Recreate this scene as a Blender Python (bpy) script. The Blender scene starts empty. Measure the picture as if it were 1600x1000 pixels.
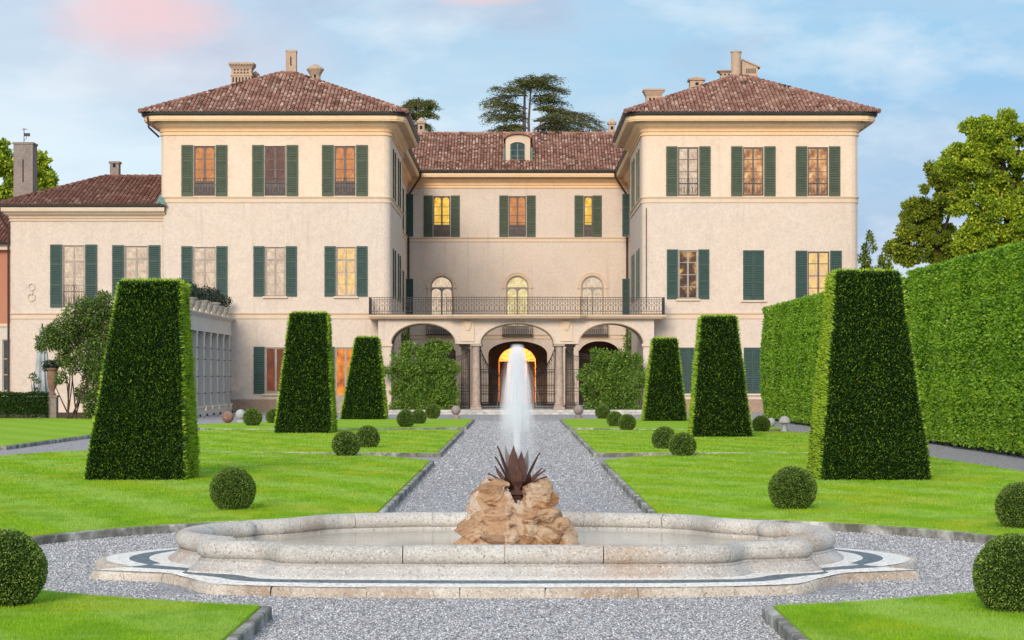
import bpy, math, random
import numpy as np
from mathutils import Vector, Matrix
R = math.radians
PI = math.pi
SC = bpy.context.scene
COL = SC.collection
rng = np.random.default_rng(7)
random.seed(7)

# ------------------------------------------------------------------ camera, sky, sun, exposure
F, H, CX, CY = 3400.0, 1.75, 808.0, 588.0
cam = bpy.data.cameras.new('camera')
camo = bpy.data.objects.new('camera', cam)
COL.objects.link(camo)
camo.location = (0, 0, H)
camo.rotation_euler = (R(90), 0, 0)
cam.sensor_width = 36
cam.lens = F / 1600 * 36
cam.shift_x = -(CX - 800) / 1600
cam.shift_y = (CY - 500) / 1600
cam.clip_end = 3000
SC.camera = camo

SUN_EL, SUN_AZ = R(22), R(192)          # azimuth measured from +Y towards +X
world = bpy.data.worlds.new('World')
SC.world = world
world.use_nodes = True
SC.view_settings.view_transform = 'Standard'
SC.view_settings.look = 'None'
SC.view_settings.exposure = 0.75
SC.view_settings.gamma = 1.0
SC.cycles.volume_bounces = 6
SC.cycles.transparent_max_bounces = 96
SC.cycles.max_bounces = 14
SC.cycles.transmission_bounces = 12


def build_world():
    nt = world.node_tree
    for n in list(nt.nodes):
        nt.nodes.remove(n)
    N, L = nt.nodes.new, nt.links.new
    out = N('ShaderNodeOutputWorld')
    bg = N('ShaderNodeBackground')
    bg.inputs['Strength'].default_value = 0.1
    sky = N('ShaderNodeTexSky')
    sky.sky_type = 'NISHITA'
    sky.sun_disc = False
    sky.sun_elevation = SUN_EL
    sky.sun_rotation = SUN_AZ
    sky.air_density = 1.0
    sky.dust_density = 1.0
    sky.ozone_density = 1.5
    tc = N('ShaderNodeTexCoord')
    sep = N('ShaderNodeSeparateXYZ')
    L(tc.outputs['Generated'], sep.inputs[0])

    def math_(op, a, b=None, clamp=False):
        m = N('ShaderNodeMath')
        m.operation = op
        m.use_clamp = clamp
        for i, q in enumerate((a, b)):
            if q is None:
                continue
            if isinstance(q, (int, float)):
                m.inputs[i].default_value = q
            else:
                L(q, m.inputs[i])
        return m.outputs[0]

    def mix(fac, a, b, bt='MIX'):
        m = N('ShaderNodeMix')
        m.data_type = 'RGBA'
        m.blend_type = bt
        for i, q in ((0, fac), (6, a), (7, b)):
            if isinstance(q, (int, float)):
                m.inputs[i].default_value = q
            elif isinstance(q, tuple):
                m.inputs[i].default_value = (*q, 1)
            else:
                L(q, m.inputs[i])
        return m.outputs[2]

    def ramp(v, *st):
        r = N('ShaderNodeValToRGB')
        el = r.color_ramp.elements
        while len(el) < len(st):
            el.new(0.5)
        for e, (p, c) in zip(el, st):
            e.position = p
            e.color = (c, c, c, 1) if not isinstance(c, tuple) else (*c, 1)
        L(v, r.inputs[0])
        return r.outputs[0]

    def noise(scale, detail, rough, stretch):
        mp = N('ShaderNodeMapping')
        mp.inputs['Scale'].default_value = stretch
        L(tc.outputs['Generated'], mp.inputs[0])
        n = N('ShaderNodeTexNoise')
        n.inputs['Scale'].default_value = scale
        n.inputs['Detail'].default_value = detail
        n.inputs['Roughness'].default_value = rough
        L(mp.outputs[0], n.inputs['Vector'])
        return n.outputs['Fac']

    # thin evening veil: pale cloud low on the left, clear blue to the right, grey-lilac bank low right
    soft = noise(6.0, 4, 0.5, (1, 1, 4.0))
    wisp = noise(11.0, 5, 0.55, (1, 1, 3.0))
    xx = math_('ADD', sep.outputs['X'], math_('MULTIPLY', math_('SUBTRACT', soft, 0.5), 0.35))
    zz = math_('ADD', sep.outputs['Z'], math_('MULTIPLY', math_('SUBTRACT', soft, 0.5), 0.09))
    base = mix(0.9, sky.outputs[0], ramp(math_('ADD', math_('MULTIPLY', xx, 1.6), 0.5),
                                   (0.08, (3.4, 4.1, 5.0)), (0.33, (2.9, 3.9, 4.9)), (0.60, (2.3, 3.75, 5.0)), (0.95, (1.55, 3.3, 5.1))))
    low = math_('SUBTRACT', 1.0, ramp(math_('MULTIPLY', zz, 5.0), (0.30, 0.0), (0.75, 1.0)))
    leftm = math_('SUBTRACT', 1.0, ramp(math_('ADD', math_('MULTIPLY', xx, 2.0), 0.5), (0.20, 0.0), (0.72, 1.0)))
    veil = math_('MULTIPLY', math_('MULTIPLY', low, leftm), 0.95)
    c1 = mix(veil, base, (5.5, 6.35, 6.6))
    rightm = ramp(math_('ADD', math_('MULTIPLY', xx, 2.0), 0.5), (0.62, 0.0), (0.86, 1.0))
    c2 = mix(math_('MULTIPLY', math_('MULTIPLY', low, rightm), 0.7), c1, (2.55, 3.1, 4.4))
    w = math_('MULTIPLY', ramp(wisp, (0.45, 0.0), (0.72, 1.0)), 0.55)
    c3 = mix(w, c2, (3.7, 4.4, 5.1))
    cl = noise(13.0, 6, 0.55, (1, 1, 2.4))
    c3 = mix(math_('MULTIPLY', ramp(cl, (0.50, 0.0), (0.68, 1.0)), 0.55), c3, (5.0, 5.5, 5.9))
    cl2 = noise(8.5, 5, 0.5, (1.3, 1, 3.0))
    c3 = mix(math_('MULTIPLY', ramp(cl2, (0.52, 0.0), (0.66, 1.0)), 0.5), c3, (2.7, 3.2, 4.2))
    # two sunset-lit pink puffs high up, left and centre

    def puff(cx, cz, rx, rz, lo, hi):
        ax = math_('DIVIDE', math_('SUBTRACT', sep.outputs['X'], cx), rx)
        az = math_('DIVIDE', math_('SUBTRACT', sep.outputs['Z'], cz), rz)
        d = math_('ADD', math_('MULTIPLY', ax, ax), math_('MULTIPLY', az, az))
        d = math_('ADD', d, math_('MULTIPLY', math_('SUBTRACT', wisp, 0.5), 3.2))
        return math_('SUBTRACT', 1.0, ramp(math_('MULTIPLY', d, 0.4), (lo, 0.0), (hi, 1.0)))
    p = math_('MAXIMUM', puff(-0.168, 0.163, 0.036, 0.022, 0.05, 0.75), puff(-0.012, 0.178, 0.03, 0.010, 0.05, 0.6))
    p2 = puff(-0.15, 0.145, 0.055, 0.022, 0.0, 0.7)
    c4 = mix(math_('MULTIPLY', p2, 0.5), c3, (4.3, 4.0, 4.6))
    c5 = mix(math_('MULTIPLY', p, 0.85), c4, (5.6, 3.9, 4.0))
    # this painted evening sky holds for the low band; the rest of the dome is the Nishita sky under the same thin cloud
    up = ramp(sep.outputs['Z'], (0.22, 0.0), (0.5, 1.0))
    hi = mix(0.6, sky.outputs[0], (6.4, 7.2, 8.0))
    c6 = mix(up, c5, hi)
    L(c6, bg.inputs['Color'])
    L(bg.outputs[0], out.inputs['Surface'])


build_world()
sun = bpy.data.lights.new('sun', 'SUN')
sun.energy = 1.75
sun.angle = R(22)
sun.color = (1.0, 0.86, 0.72)
suno = bpy.data.objects.new('sun', sun)
COL.objects.link(suno)
sd = Vector((math.sin(SUN_AZ) * math.cos(SUN_EL), math.cos(SUN_AZ) * math.cos(SUN_EL), math.sin(SUN_EL)))
suno.rotation_euler = (-sd).to_track_quat('-Z', 'Y').to_euler()
suno.location = sd * 200


# ------------------------------------------------------------------ helpers
def at(u, v, y):
    """measured picture point at distance y -> world point"""
    return Vector(((u - CX) * y / F, y, H - (v - CY) * y / F))


def gd(v, h=0.0):
    """distance of a point at height h seen at picture row v"""
    return (H - h) * F / (v - CY)


class MB:
    def __init__(s):
        s.v, s.f, s.t, s.cur = [], [], [], 0.5

    def add(s, vs, fs, t=None):
        o = len(s.v)
        s.v += [tuple(p) for p in vs]
        for q in fs:
            s.f.append(tuple(i + o for i in q))
            s.t.append(s.cur if t is None else t)

    def quad(s, a, b, c, d):
        s.add((a, b, c, d), ((0, 1, 2, 3),))

    def poly(s, pts):
        s.add(pts, (tuple(range(len(pts))),))

    def box(s, x0, x1, y0, y1, z0, z1):
        s.add([(x0, y0, z0), (x1, y0, z0), (x1, y1, z0), (x0, y1, z0), (x0, y0, z1), (x1, y0, z1), (x1, y1, z1), (x0, y1, z1)],
              [(0, 3, 2, 1), (4, 5, 6, 7), (0, 1, 5, 4), (1, 2, 6, 5), (2, 3, 7, 6), (3, 0, 4, 7)])

    def taper(s, x0, x1, y0, y1, z0, X0, X1, Y0, Y1, z1):
        s.add([(x0, y0, z0), (x1, y0, z0), (x1, y1, z0), (x0, y1, z0), (X0, Y0, z1), (X1, Y0, z1), (X1, Y1, z1), (X0, Y1, z1)],
              [(0, 3, 2, 1), (4, 5, 6, 7), (0, 1, 5, 4), (1, 2, 6, 5), (2, 3, 7, 6), (3, 0, 4, 7)])

    def tube(s, pts, r, n=5, closed=False):
        pts = [Vector(p) for p in pts]
        m = len(pts)
        rs = r if isinstance(r, (list, tuple)) else [r] * m
        vs = []
        for i, p in enumerate(pts):
            if closed:
                d = pts[(i + 1) % m] - pts[i - 1]
            else:
                d = pts[min(i + 1, m - 1)] - pts[max(i - 1, 0)]
            d.normalize()
            a = d.cross(Vector((0, 0, 1)))
            if a.length < 0.15:
                a = d.cross(Vector((0, 1, 0)))
            a.normalize()
            b = d.cross(a)
            for k in range(n):
                t = 2 * PI * k / n + PI / 4
                vs.append(p + (a * math.cos(t) + b * math.sin(t)) * rs[i])
        fs = []
        for i in range(m if closed else m - 1):
            j = (i + 1) % m
            for k in range(n):
                q = (k + 1) % n
                fs.append((i * n + k, j * n + k, j * n + q, i * n + q))
        if not closed:
            fs.append(tuple(range(n)))
            fs.append(tuple((m - 1) * n + k for k in reversed(range(n))))
        s.add(vs, fs)

    def lathe(s, prof, n=20, c=(0, 0, 0)):
        vs, fs = [], []
        for r, z in prof:
            for k in range(n):
                a = 2 * PI * k / n
                vs.append((c[0] + r * math.cos(a), c[1] + r * math.sin(a), c[2] + z))
        for i in range(len(prof) - 1):
            for k in range(n):
                q = (k + 1) % n
                fs.append((i * n + k, i * n + q, (i + 1) * n + q, (i + 1) * n + k))
        fs.append(tuple(reversed(range(n))))
        fs.append(tuple((len(prof) - 1) * n + k for k in range(n)))
        s.add(vs, fs)

    def sweep(s, path, prof, closed=True, cap=False):
        """path: plan points, counter-clockwise when closed; prof: (outward, z)"""
        m, n = len(path), len(prof)
        nr = []
        for i in range(m):
            p = Vector(path[i])
            a = Vector(path[i - 1]) if (closed or i > 0) else None
            b = Vector(path[(i + 1) % m]) if (closed or i < m - 1) else None
            ns = []
            for q0, q1 in ((a, p), (p, b)):
                if q0 is None or q1 is None:
                    continue
                d = q1 - q0
                if d.length < 1e-9:
                    continue
                d.normalize()
                ns.append(Vector((d.y, -d.x)))
            w = sum(ns, Vector((0, 0)))
            if w.length < 1e-6:
                w = ns[0]
            w.normalize()
            k = max(0.45, w.dot(ns[0]))
            nr.append(w / k)
        vs, fs = [], []
        for p, w in zip(path, nr):
            for o, z in prof:
                vs.append((p[0] + w.x * o, p[1] + w.y * o, z))
        for i in range(m if closed else m - 1):
            j = (i + 1) % m
            for k in range(n - 1):
                fs.append((i * n + k, j * n + k, j * n + k + 1, i * n + k + 1))
        if cap and not closed:
            fs.append(tuple(reversed(range(n))))
            fs.append(tuple((m - 1) * n + k for k in range(n)))
        s.add(vs, fs)

    def wall(s, x0, x1, z0, z1, y, holes=(), depth=0.2, back=False):
        """wall facing -Y with real openings and reveals; hole = (x0,x1,z0,z1,rise)"""
        xs = sorted({x0, x1, *[h[0] for h in holes], *[h[1] for h in holes]})
        zs = sorted({z0, z1, *[h[2] for h in holes], *[h[3] for h in holes]})
        for a, b in zip(xs[:-1], xs[1:]):
            for c, d in zip(zs[:-1], zs[1:]):
                mx, mz = (a + b) / 2, (c + d) / 2
                if a < x0 - 1e-6 or b > x1 + 1e-6 or c < z0 - 1e-6 or d > z1 + 1e-6:
                    continue
                if any(h[0] < mx < h[1] and h[2] < mz < h[3] for h in holes):
                    continue
                q = [(a, y, c), (b, y, c), (b, y, d), (a, y, d)]
                s.poly(q[::-1] if back else q)
        for h in holes:
            a, b, c, d, rise = h
            y2 = y + depth
            zs_ = d - rise
            if depth:
                s.quad((a, y, c), (a, y2, c), (a, y2, zs_), (a, y, zs_))
                s.quad((b, y, c), (b, y, zs_), (b, y2, zs_), (b, y2, c))
                if c > z0 + 1e-4:
                    s.quad((a, y, c), (b, y, c), (b, y2, c), (a, y2, c))
            if rise <= 0:
                if depth:
                    s.quad((a, y, d), (a, y2, d), (b, y2, d), (b, y, d))
                continue
            K = 24
            arc = [((a + b) / 2 + (b - a) / 2 * math.cos(PI - PI * k / K), zs_ + rise * math.sin(PI * k / K)) for k in range(K + 1)]
            for k in range(K):
                (p, q), (p2, q2) = arc[k], arc[k + 1]
                cx_ = a if k < K // 2 else b
                tri = [(cx_, y, d), (p, y, q), (p2, y, q2)]
                s.poly(tri[::-1] if back else tri)
                if depth:
                    s.quad((p, y, q), (p, y2, q), (p2, y2, q2), (p2, y, q2))
            if abs(b - a) > 0:
                pass

    def build(s, name, mat, parent=None, smooth=False, loc=None):
        me = bpy.data.meshes.new(name)
        me.from_pydata(s.v, [], s.f)
        at_ = me.attributes.new('tint', 'FLOAT', 'FACE')
        at_.data.foreach_set('value', np.array(s.t, dtype=np.float32))
        if smooth:
            me.polygons.foreach_set('use_smooth', np.ones(len(s.f), dtype=bool))
            me.update()
            if hasattr(me, 'set_sharp_from_angle'):
                me.set_sharp_from_angle(angle=R(38))
        me.materials.append(mat)
        return link(name, me, parent, loc)


def link(name, me, parent=None, loc=None):
    o = bpy.data.objects.new(name, me)
    COL.objects.link(o)
    if loc is not None:
        o.location = loc
    if parent is not None:
        o.parent = parent
    return o


def np_mesh(name, V, nper, tint, mat, parent=None, loc=None, smooth=False):
    """V: (count*nper,3) separate faces of nper corners"""
    n = len(V)
    me = bpy.data.meshes.new(name)
    me.vertices.add(n)
    me.vertices.foreach_set('co', np.ascontiguousarray(V, dtype=np.float32).ravel())
    me.loops.add(n)
    me.loops.foreach_set('vertex_index', np.arange(n, dtype=np.int32))
    me.polygons.add(n // nper)
    me.polygons.foreach_set('loop_start', np.arange(0, n, nper, dtype=np.int32))
    a = me.attributes.new('tint', 'FLOAT', 'FACE')
    a.data.foreach_set('value', np.ascontiguousarray(tint, dtype=np.float32))
    me.update(calc_edges=True)
    me.materials.append(mat)
    return link(name, me, parent, loc)


def tag(o, label=None, cat=None, group=None, kind=None):
    if label:
        o['label'] = label
    if cat:
        o['category'] = cat
    if group:
        o['group'] = group
    if kind:
        o['kind'] = kind
    return o


def thing(name, label, cat, loc=(0, 0, 0), group=None, rz=0):
    o = bpy.data.objects.new(name, None)
    o.empty_display_size = 0.2
    COL.objects.link(o)
    o.location = loc
    o.rotation_euler.z = rz
    return tag(o, label, cat, group)


def part(mb, name, mat, parent, smooth=False):
    """child mesh whose vertices were written in world coordinates"""
    o = mb.build(name, mat, parent, smooth)
    o.matrix_parent_inverse = Matrix.Translation(-Vector(parent.location))
    return o


def dup(o, loc, rz=0, scale=1.0, label=None, group=None):
    c = o.copy()
    COL.objects.link(c)
    c.location = loc
    c.rotation_euler.z = rz
    c.scale = (scale,) * 3
    if label:
        c['label'] = label
    if group:
        c['group'] = group
    for ch in o.children:
        d = ch.copy()
        COL.objects.link(d)
        d.parent = c
    return c


def unit(a):
    return a / np.maximum(np.linalg.norm(a, axis=1, keepdims=True), 1e-9)


def cards(P, D, L, W, fold=0.0):
    """leaf quads: base P, direction D, length L, width W (arrays) -> (4n,3) rhombus corners"""
    n = len(P)
    D = unit(D)
    r = unit(rng.normal(size=(n, 3)))
    S = unit(np.cross(D, r))
    L = np.broadcast_to(L, (n,))[:, None]
    W = np.broadcast_to(W, (n,))[:, None]
    up = np.cross(D, S)
    mid = P + D * L * 0.45
    V = np.stack([P, mid + S * W * 0.5 + up * W * fold, P + D * L, mid - S * W * 0.5 + up * W * fold], axis=1)
    return V.reshape(-1, 3)


def vnoise(P, s, seed=0):
    """cheap smooth 3-D value noise, about -1..1"""
    q = P * s + seed * 17.31
    return (np.sin(q[:, 0] * 1.7 + 1.3 * np.sin(q[:, 1] * 1.1)) + np.sin(q[:, 1] * 1.9 + 1.7 * np.sin(q[:, 2] * 1.3))
            + np.sin(q[:, 2] * 1.6 + 1.1 * np.sin(q[:, 0] * 1.5))) / 3


# ------------------------------------------------------------------ materials
class NT:
    def __init__(s, name):
        s.m = bpy.data.materials.new(name)
        s.m.use_nodes = True
        s.nt = s.m.node_tree
        s.p = s.nt.nodes['Principled BSDF']
        s.out = s.nt.nodes['Material Output']
        s._tc = None

    def n(s, t, **k):
        x = s.nt.nodes.new(t)
        for a, b in k.items():
            setattr(x, a, b)
        return x

    def l(s, a, b):
        s.nt.links.new(a, b)

    def coord(s, kind='Object'):
        if s._tc is None:
            s._tc = s.n('ShaderNodeTexCoord')
        return s._tc.outputs[kind]

    def pos(s):
        return s.n('ShaderNodeNewGeometry').outputs['Position']

    def map(s, vec, scale):
        m = s.n('ShaderNodeMapping')
        m.inputs['Scale'].default_value = scale
        s.l(vec, m.inputs[0])
        return m.outputs[0]

    def noise(s, scale, detail=4, rough=0.55, vec=None, stretch=None, dist=0.0):
        vec = vec or s.pos()
        if stretch:
            vec = s.map(vec, stretch)
        x = s.n('ShaderNodeTexNoise')
        x.inputs['Scale'].default_value = scale
        x.inputs['Detail'].default_value = detail
        x.inputs['Roughness'].default_value = rough
        x.inputs['Distortion'].default_value = dist
        s.l(vec, x.inputs['Vector'])
        return x.outputs['Fac']

    def vor(s, scale, feature='F1', out='Distance', vec=None, stretch=None, rnd=1.0):
        vec = vec or s.pos()
        if stretch:
            vec = s.map(vec, stretch)
        x = s.n('ShaderNodeTexVoronoi', feature=feature)
        x.inputs['Scale'].default_value = scale
        x.inputs['Randomness'].default_value = rnd
        s.l(vec, x.inputs['Vector'])
        return x.outputs[out]

    def ramp(s, v, *st, interp='LINEAR'):
        r = s.n('ShaderNodeValToRGB')
        r.color_ramp.interpolation = interp
        el = r.color_ramp.elements
        while len(el) < len(st):
            el.new(0.5)
        for e, (p, c) in zip(el, st):
            e.position = p
            e.color = (c, c, c, 1) if not isinstance(c, tuple) else (*c, 1)
        s.l(v, r.inputs[0])
        return r.outputs[0]

    def mix(s, fac, a, b, bt='MIX'):
        m = s.n('ShaderNodeMix', data_type='RGBA', blend_type=bt)
        for i, q in ((0, fac), (6, a), (7, b)):
            if isinstance(q, (int, float)):
                m.inputs[i].default_value = q
            elif isinstance(q, tuple):
                m.inputs[i].default_value = (*q, 1)
            else:
                s.l(q, m.inputs[i])
        return m.outputs[2]

    def math(s, op, a, b=0.0):
        m = s.n('ShaderNodeMath', operation=op)
        for i, q in enumerate((a, b)):
            if isinstance(q, (int, float)):
                m.inputs[i].default_value = q
            else:
                s.l(q, m.inputs[i])
        return m.outputs[0]

    def tint(s):
        a = s.n('ShaderNodeAttribute', attribute_name='tint')
        return a.outputs['Fac']

    def bump(s, h, strength=0.4, dist=0.02):
        b = s.n('ShaderNodeBump')
        b.inputs['Strength'].default_value = strength
        b.inputs['Distance'].default_value = dist
        s.l(h, b.inputs['Height'])
        s.l(b.outputs[0], s.p.inputs['Normal'])

    def done(s, col=None, rough=0.8, spec=0.3, metal=0.0):
        if col is not None:
            if isinstance(col, tuple):
                s.p.inputs['Base Color'].default_value = (*col, 1)
            else:
                s.l(col, s.p.inputs['Base Color'])
        if isinstance(rough, (int, float)):
            s.p.inputs['Roughness'].default_value = rough
        else:
            s.l(rough, s.p.inputs['Roughness'])
        s.p.inputs['Specular IOR Level'].default_value = spec
        s.p.inputs['Metallic'].default_value = metal
        return s.m


def plain(name, c, rough=0.7, spec=0.3, var=0.25, sc=3.0, metal=0.0):
    t = NT(name)
    d = tuple(x * (1 - var) for x in c)
    e = tuple(min(1, x * (1 + var * 0.6)) for x in c)
    col = t.ramp(t.noise(sc, 5, 0.6), (0.3, d), (0.7, e))
    t.bump(t.noise(sc * 12, 3), 0.15, 0.01)
    return t.done(col, rough, spec, metal)


def leafmat(name, stops, trans=0.3, rough=0.5, spec=0.25):
    t = NT(name)
    col = t.ramp(t.tint(), *stops)
    t.done(col, rough, spec)
    tr = t.n('ShaderNodeBsdfTranslucent')
    t.l(col, tr.inputs['Color'])
    ms = t.n('ShaderNodeMixShader')
    ms.inputs[0].default_value = trans
    t.l(t.p.outputs[0], ms.inputs[1])
    t.l(tr.outputs[0], ms.inputs[2])
    t.l(ms.outputs[0], t.out.inputs['Surface'])
    return t.m


def stucco(name, base, warm, stain, amt=0.5):
    t = NT(name)
    big = t.noise(0.22, 5, 0.6)
    mid = t.noise(1.1, 6, 0.65)
    fine = t.noise(9.0, 5, 0.7)
    streak = t.noise(1.0, 6, 0.7, stretch=(2.4, 2.4, 0.16))
    c = t.mix(t.ramp(big, (0.35, 0.0), (0.65, 1.0)), base, warm)
    c = t.mix(t.math('MULTIPLY', t.ramp(streak, (0.55, 0.0), (0.75, 1.0)), amt), c, stain)
    c = t.mix(t.math('MULTIPLY', t.ramp(mid, (0.50, 0.0), (0.74, 1.0)), amt * 0.45), c, stain)
    c = t.mix(t.math('MULTIPLY', t.ramp(mid, (0.28, 1.0), (0.42, 0.0)), 0.4), c, tuple(min(0.85, x * 1.15) for x in base))
    c = t.mix(t.math('MULTIPLY', t.ramp(fine, (0.40, 1.0), (0.56, 0.0)), amt * 0.55), c, stain)
    mott = t.noise(3.2, 6, 0.7)
    c = t.mix(t.math('MULTIPLY', t.ramp(mott, (0.52, 0.0), (0.68, 1.0)), amt * 0.5), c, stain)
    c = t.mix(t.math('MULTIPLY', t.ramp(t.noise(0.8, 3, 0.5), (0.56, 0.0), (0.72, 1.0)), 0.5), c, (base[0] * 1.0, base[1] * .93, base[2] * .88))
    # peeled patches showing greyer render
    pv = t.noise(0.5, 9, 0.75, dist=0.2)
    c = t.mix(t.math('MULTIPLY', t.ramp(pv, (0.60, 0.0), (0.68, 1.0)), 0.22 * amt * 2), c, tuple(x * 0.85 for x in stain))
    t.bump(fine, 0.25, 0.015)
    return t.done(c, 0.9, 0.15)


M = {}
M['wall'] = stucco('cream_stucco', (0.67, 0.58, 0.495), (0.69, 0.575, 0.47), (0.50, 0.415, 0.345), 0.75)
M['wall_warm'] = stucco('peach_stucco', (0.78, 0.64, 0.50), (0.77, 0.60, 0.45), (0.62, 0.475, 0.35), 0.75)
M['trim'] = stucco('ochre_moulding', (0.84, 0.62, 0.40), (0.86, 0.585, 0.34), (0.66, 0.42, 0.23), 0.5)
M['band'] = stucco('pale_moulding', (0.70, 0.57, 0.435), (0.68, 0.53, 0.38), (0.50, 0.39, 0.29), 0.4)
M['redwall'] = stucco('red_stucco', (0.46, 0.20, 0.13), (0.45, 0.22, 0.14), (0.36, 0.18, 0.12), 0.4)
M['greywall'] = stucco('pale_grey_stucco', (0.62, 0.58, 0.52), (0.58, 0.54, 0.49), (0.44, 0.41, 0.37), 0.4)
M['panel'] = stucco('grey_panel', (0.40, 0.38, 0.37), (0.46, 0.40, 0.37), (0.33, 0.31, 0.31), 0.4)
M['plinth'] = stucco('rough_plinth', (0.36, 0.25, 0.18), (0.42, 0.30, 0.22), (0.24, 0.17, 0.13), 0.8)
M['chimney'] = stucco('weathered_render', (0.55, 0.40, 0.28), (0.50, 0.37, 0.27), (0.30, 0.23, 0.18), 0.8)
M['chimney_grey'] = stucco('grey_render', (0.34, 0.28, 0.24), (0.30, 0.25, 0.22), (0.15, 0.13, 0.12), 0.8)
M['soffit'] = plain('soffit_paint', (0.60, 0.46, 0.32), 0.8)
M['gutter'] = plain('dark_copper_gutter', (0.030, 0.034, 0.030), 0.5, 0.4)
M['pipe'] = plain('brown_pipe', (0.06, 0.035, 0.025), 0.5, 0.4)
M['verdigris'] = plain('verdigris_copper', (0.13, 0.27, 0.23), 0.6, 0.3)
M['shut_up'] = plain('olive_green_paint', (0.062, 0.086, 0.052), 0.55, 0.35, 0.2)
M['shut_lo'] = plain('dark_teal_green_paint', (0.022, 0.062, 0.052), 0.5, 0.4, 0.2)
M['frame'] = plain('grey_window_paint', (0.36, 0.31, 0.27), 0.6)
M['frame_dk'] = plain('brown_grey_window_paint', (0.16, 0.12, 0.11), 0.6)
M['iron'] = plain('wrought_iron', (0.022, 0.020, 0.020), 0.5, 0.4)
M['iron_grey'] = plain('grey_ironwork', (0.085, 0.075, 0.075), 0.5, 0.4)
M['granite_col'] = plain('pinkish_granite_column', (0.42, 0.33, 0.27), 0.7, 0.3, 0.3, 6)
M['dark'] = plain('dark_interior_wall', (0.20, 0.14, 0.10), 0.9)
M['black'] = plain('flue_black', (0.02, 0.018, 0.016), 0.9)


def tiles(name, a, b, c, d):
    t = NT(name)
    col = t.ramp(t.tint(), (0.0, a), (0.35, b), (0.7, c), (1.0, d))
    lich = t.noise(14, 5, 0.7)
    col = t.mix(t.math('MULTIPLY', t.ramp(lich, (0.54, 0.0), (0.70, 1.0)), 0.45), col, (0.42, 0.34, 0.29))
    col = t.mix(t.math('MULTIPLY', t.ramp(t.noise(1.2, 5, 0.6), (0.5, 0.0), (0.7, 1.0)), 0.4), col, (0.11, 0.065, 0.05))
    t.bump(t.noise(40, 3), 0.2, 0.01)
    return t.done(col, 0.85, 0.2)


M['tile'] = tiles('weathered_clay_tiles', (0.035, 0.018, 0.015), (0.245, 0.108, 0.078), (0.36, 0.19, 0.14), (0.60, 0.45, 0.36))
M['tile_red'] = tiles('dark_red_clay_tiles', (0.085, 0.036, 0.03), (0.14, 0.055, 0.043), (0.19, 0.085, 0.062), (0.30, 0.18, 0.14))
M['tile_bed'] = plain('tile_channel', (0.075, 0.036, 0.03), 0.95)


def pane(name, c0, c1, c2, strength, sc=1.3, split=0.5):
    t = NT(name)
    o = t.coord('Object')
    n = t.noise(sc, 3, 0.6, vec=o)
    col = t.ramp(n, (0.34, c0), (split, c1), (0.66, c2))
    col = t.mix(0.75, col, t.ramp(t.noise(sc * 4.2, 4, 0.6, vec=o, dist=1.2, stretch=(1.0, 1.0, 0.55)), (0.38, 0.62), (0.60, 1.0)), 'MULTIPLY')  # wavy reflections of the glass painted into the pane colour
    t.done((0.03, 0.028, 0.03), 0.10, 0.16)
    t.l(col, t.p.inputs['Emission Color'])
    t.p.inputs['Emission Strength'].default_value = strength
    return t.m


M['pane_amber'] = pane('amber_lit_glass', (0.52, 0.19, 0.055), (0.62, 0.24, 0.07), (0.72, 0.30, 0.09), 0.70)
M['pane_dusk'] = pane('dusky_glass', (0.16, 0.075, 0.055), (0.22, 0.10, 0.07), (0.30, 0.14, 0.09), 0.5)
M['pane_room'] = pane('lit_room_glass', (0.20, 0.09, 0.04), (0.55, 0.27, 0.10), (0.85, 0.52, 0.24), 0.85, 2.0)
M['pane_dark'] = pane('dim_room_glass', (0.02, 0.012, 0.008), (0.10, 0.045, 0.015), (0.80, 0.42, 0.10), 0.8, 1.6)
M['pane_yellow'] = pane('yellow_lit_glass', (0.80, 0.40, 0.03), (0.95, 0.60, 0.08), (1.0, 0.72, 0.16), 0.7)
M['pane_cream'] = pane('cream_curtained_glass', (0.70, 0.50, 0.36), (0.80, 0.62, 0.44), (0.92, 0.74, 0.52), 0.60, 2.5)
M['pane_paleyel'] = pane('pale_yellow_lit_glass', (0.80, 0.60, 0.26), (0.90, 0.74, 0.36), (0.98, 0.84, 0.46), 0.62, 1.2)
M['pane_gold'] = pane('golden_lit_glass', (0.70, 0.46, 0.26), (0.85, 0.56, 0.20), (0.98, 0.68, 0.18), 0.75, 1.2)
M['pane_orange'] = pane('orange_lit_glass', (0.30, 0.06, 0.01), (0.75, 0.22, 0.01), (0.95, 0.36, 0.02), 0.8, 1.0)
M['pane_rust'] = pane('rust_brown_glass', (0.14, 0.035, 0.012), (0.20, 0.05, 0.015), (0.28, 0.075, 0.02), 0.6, 1.0)
M['pane_teal'] = pane('grey_green_glass', (0.05, 0.09, 0.09), (0.08, 0.13, 0.13), (0.14, 0.19, 0.19), 0.25, 6)
M['glow'] = pane('orange_lamp_glow', (0.85, 0.30, 0.05), (0.95, 0.42, 0.08), (1.0, 0.55, 0.14), 1.0, 0.5)


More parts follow.
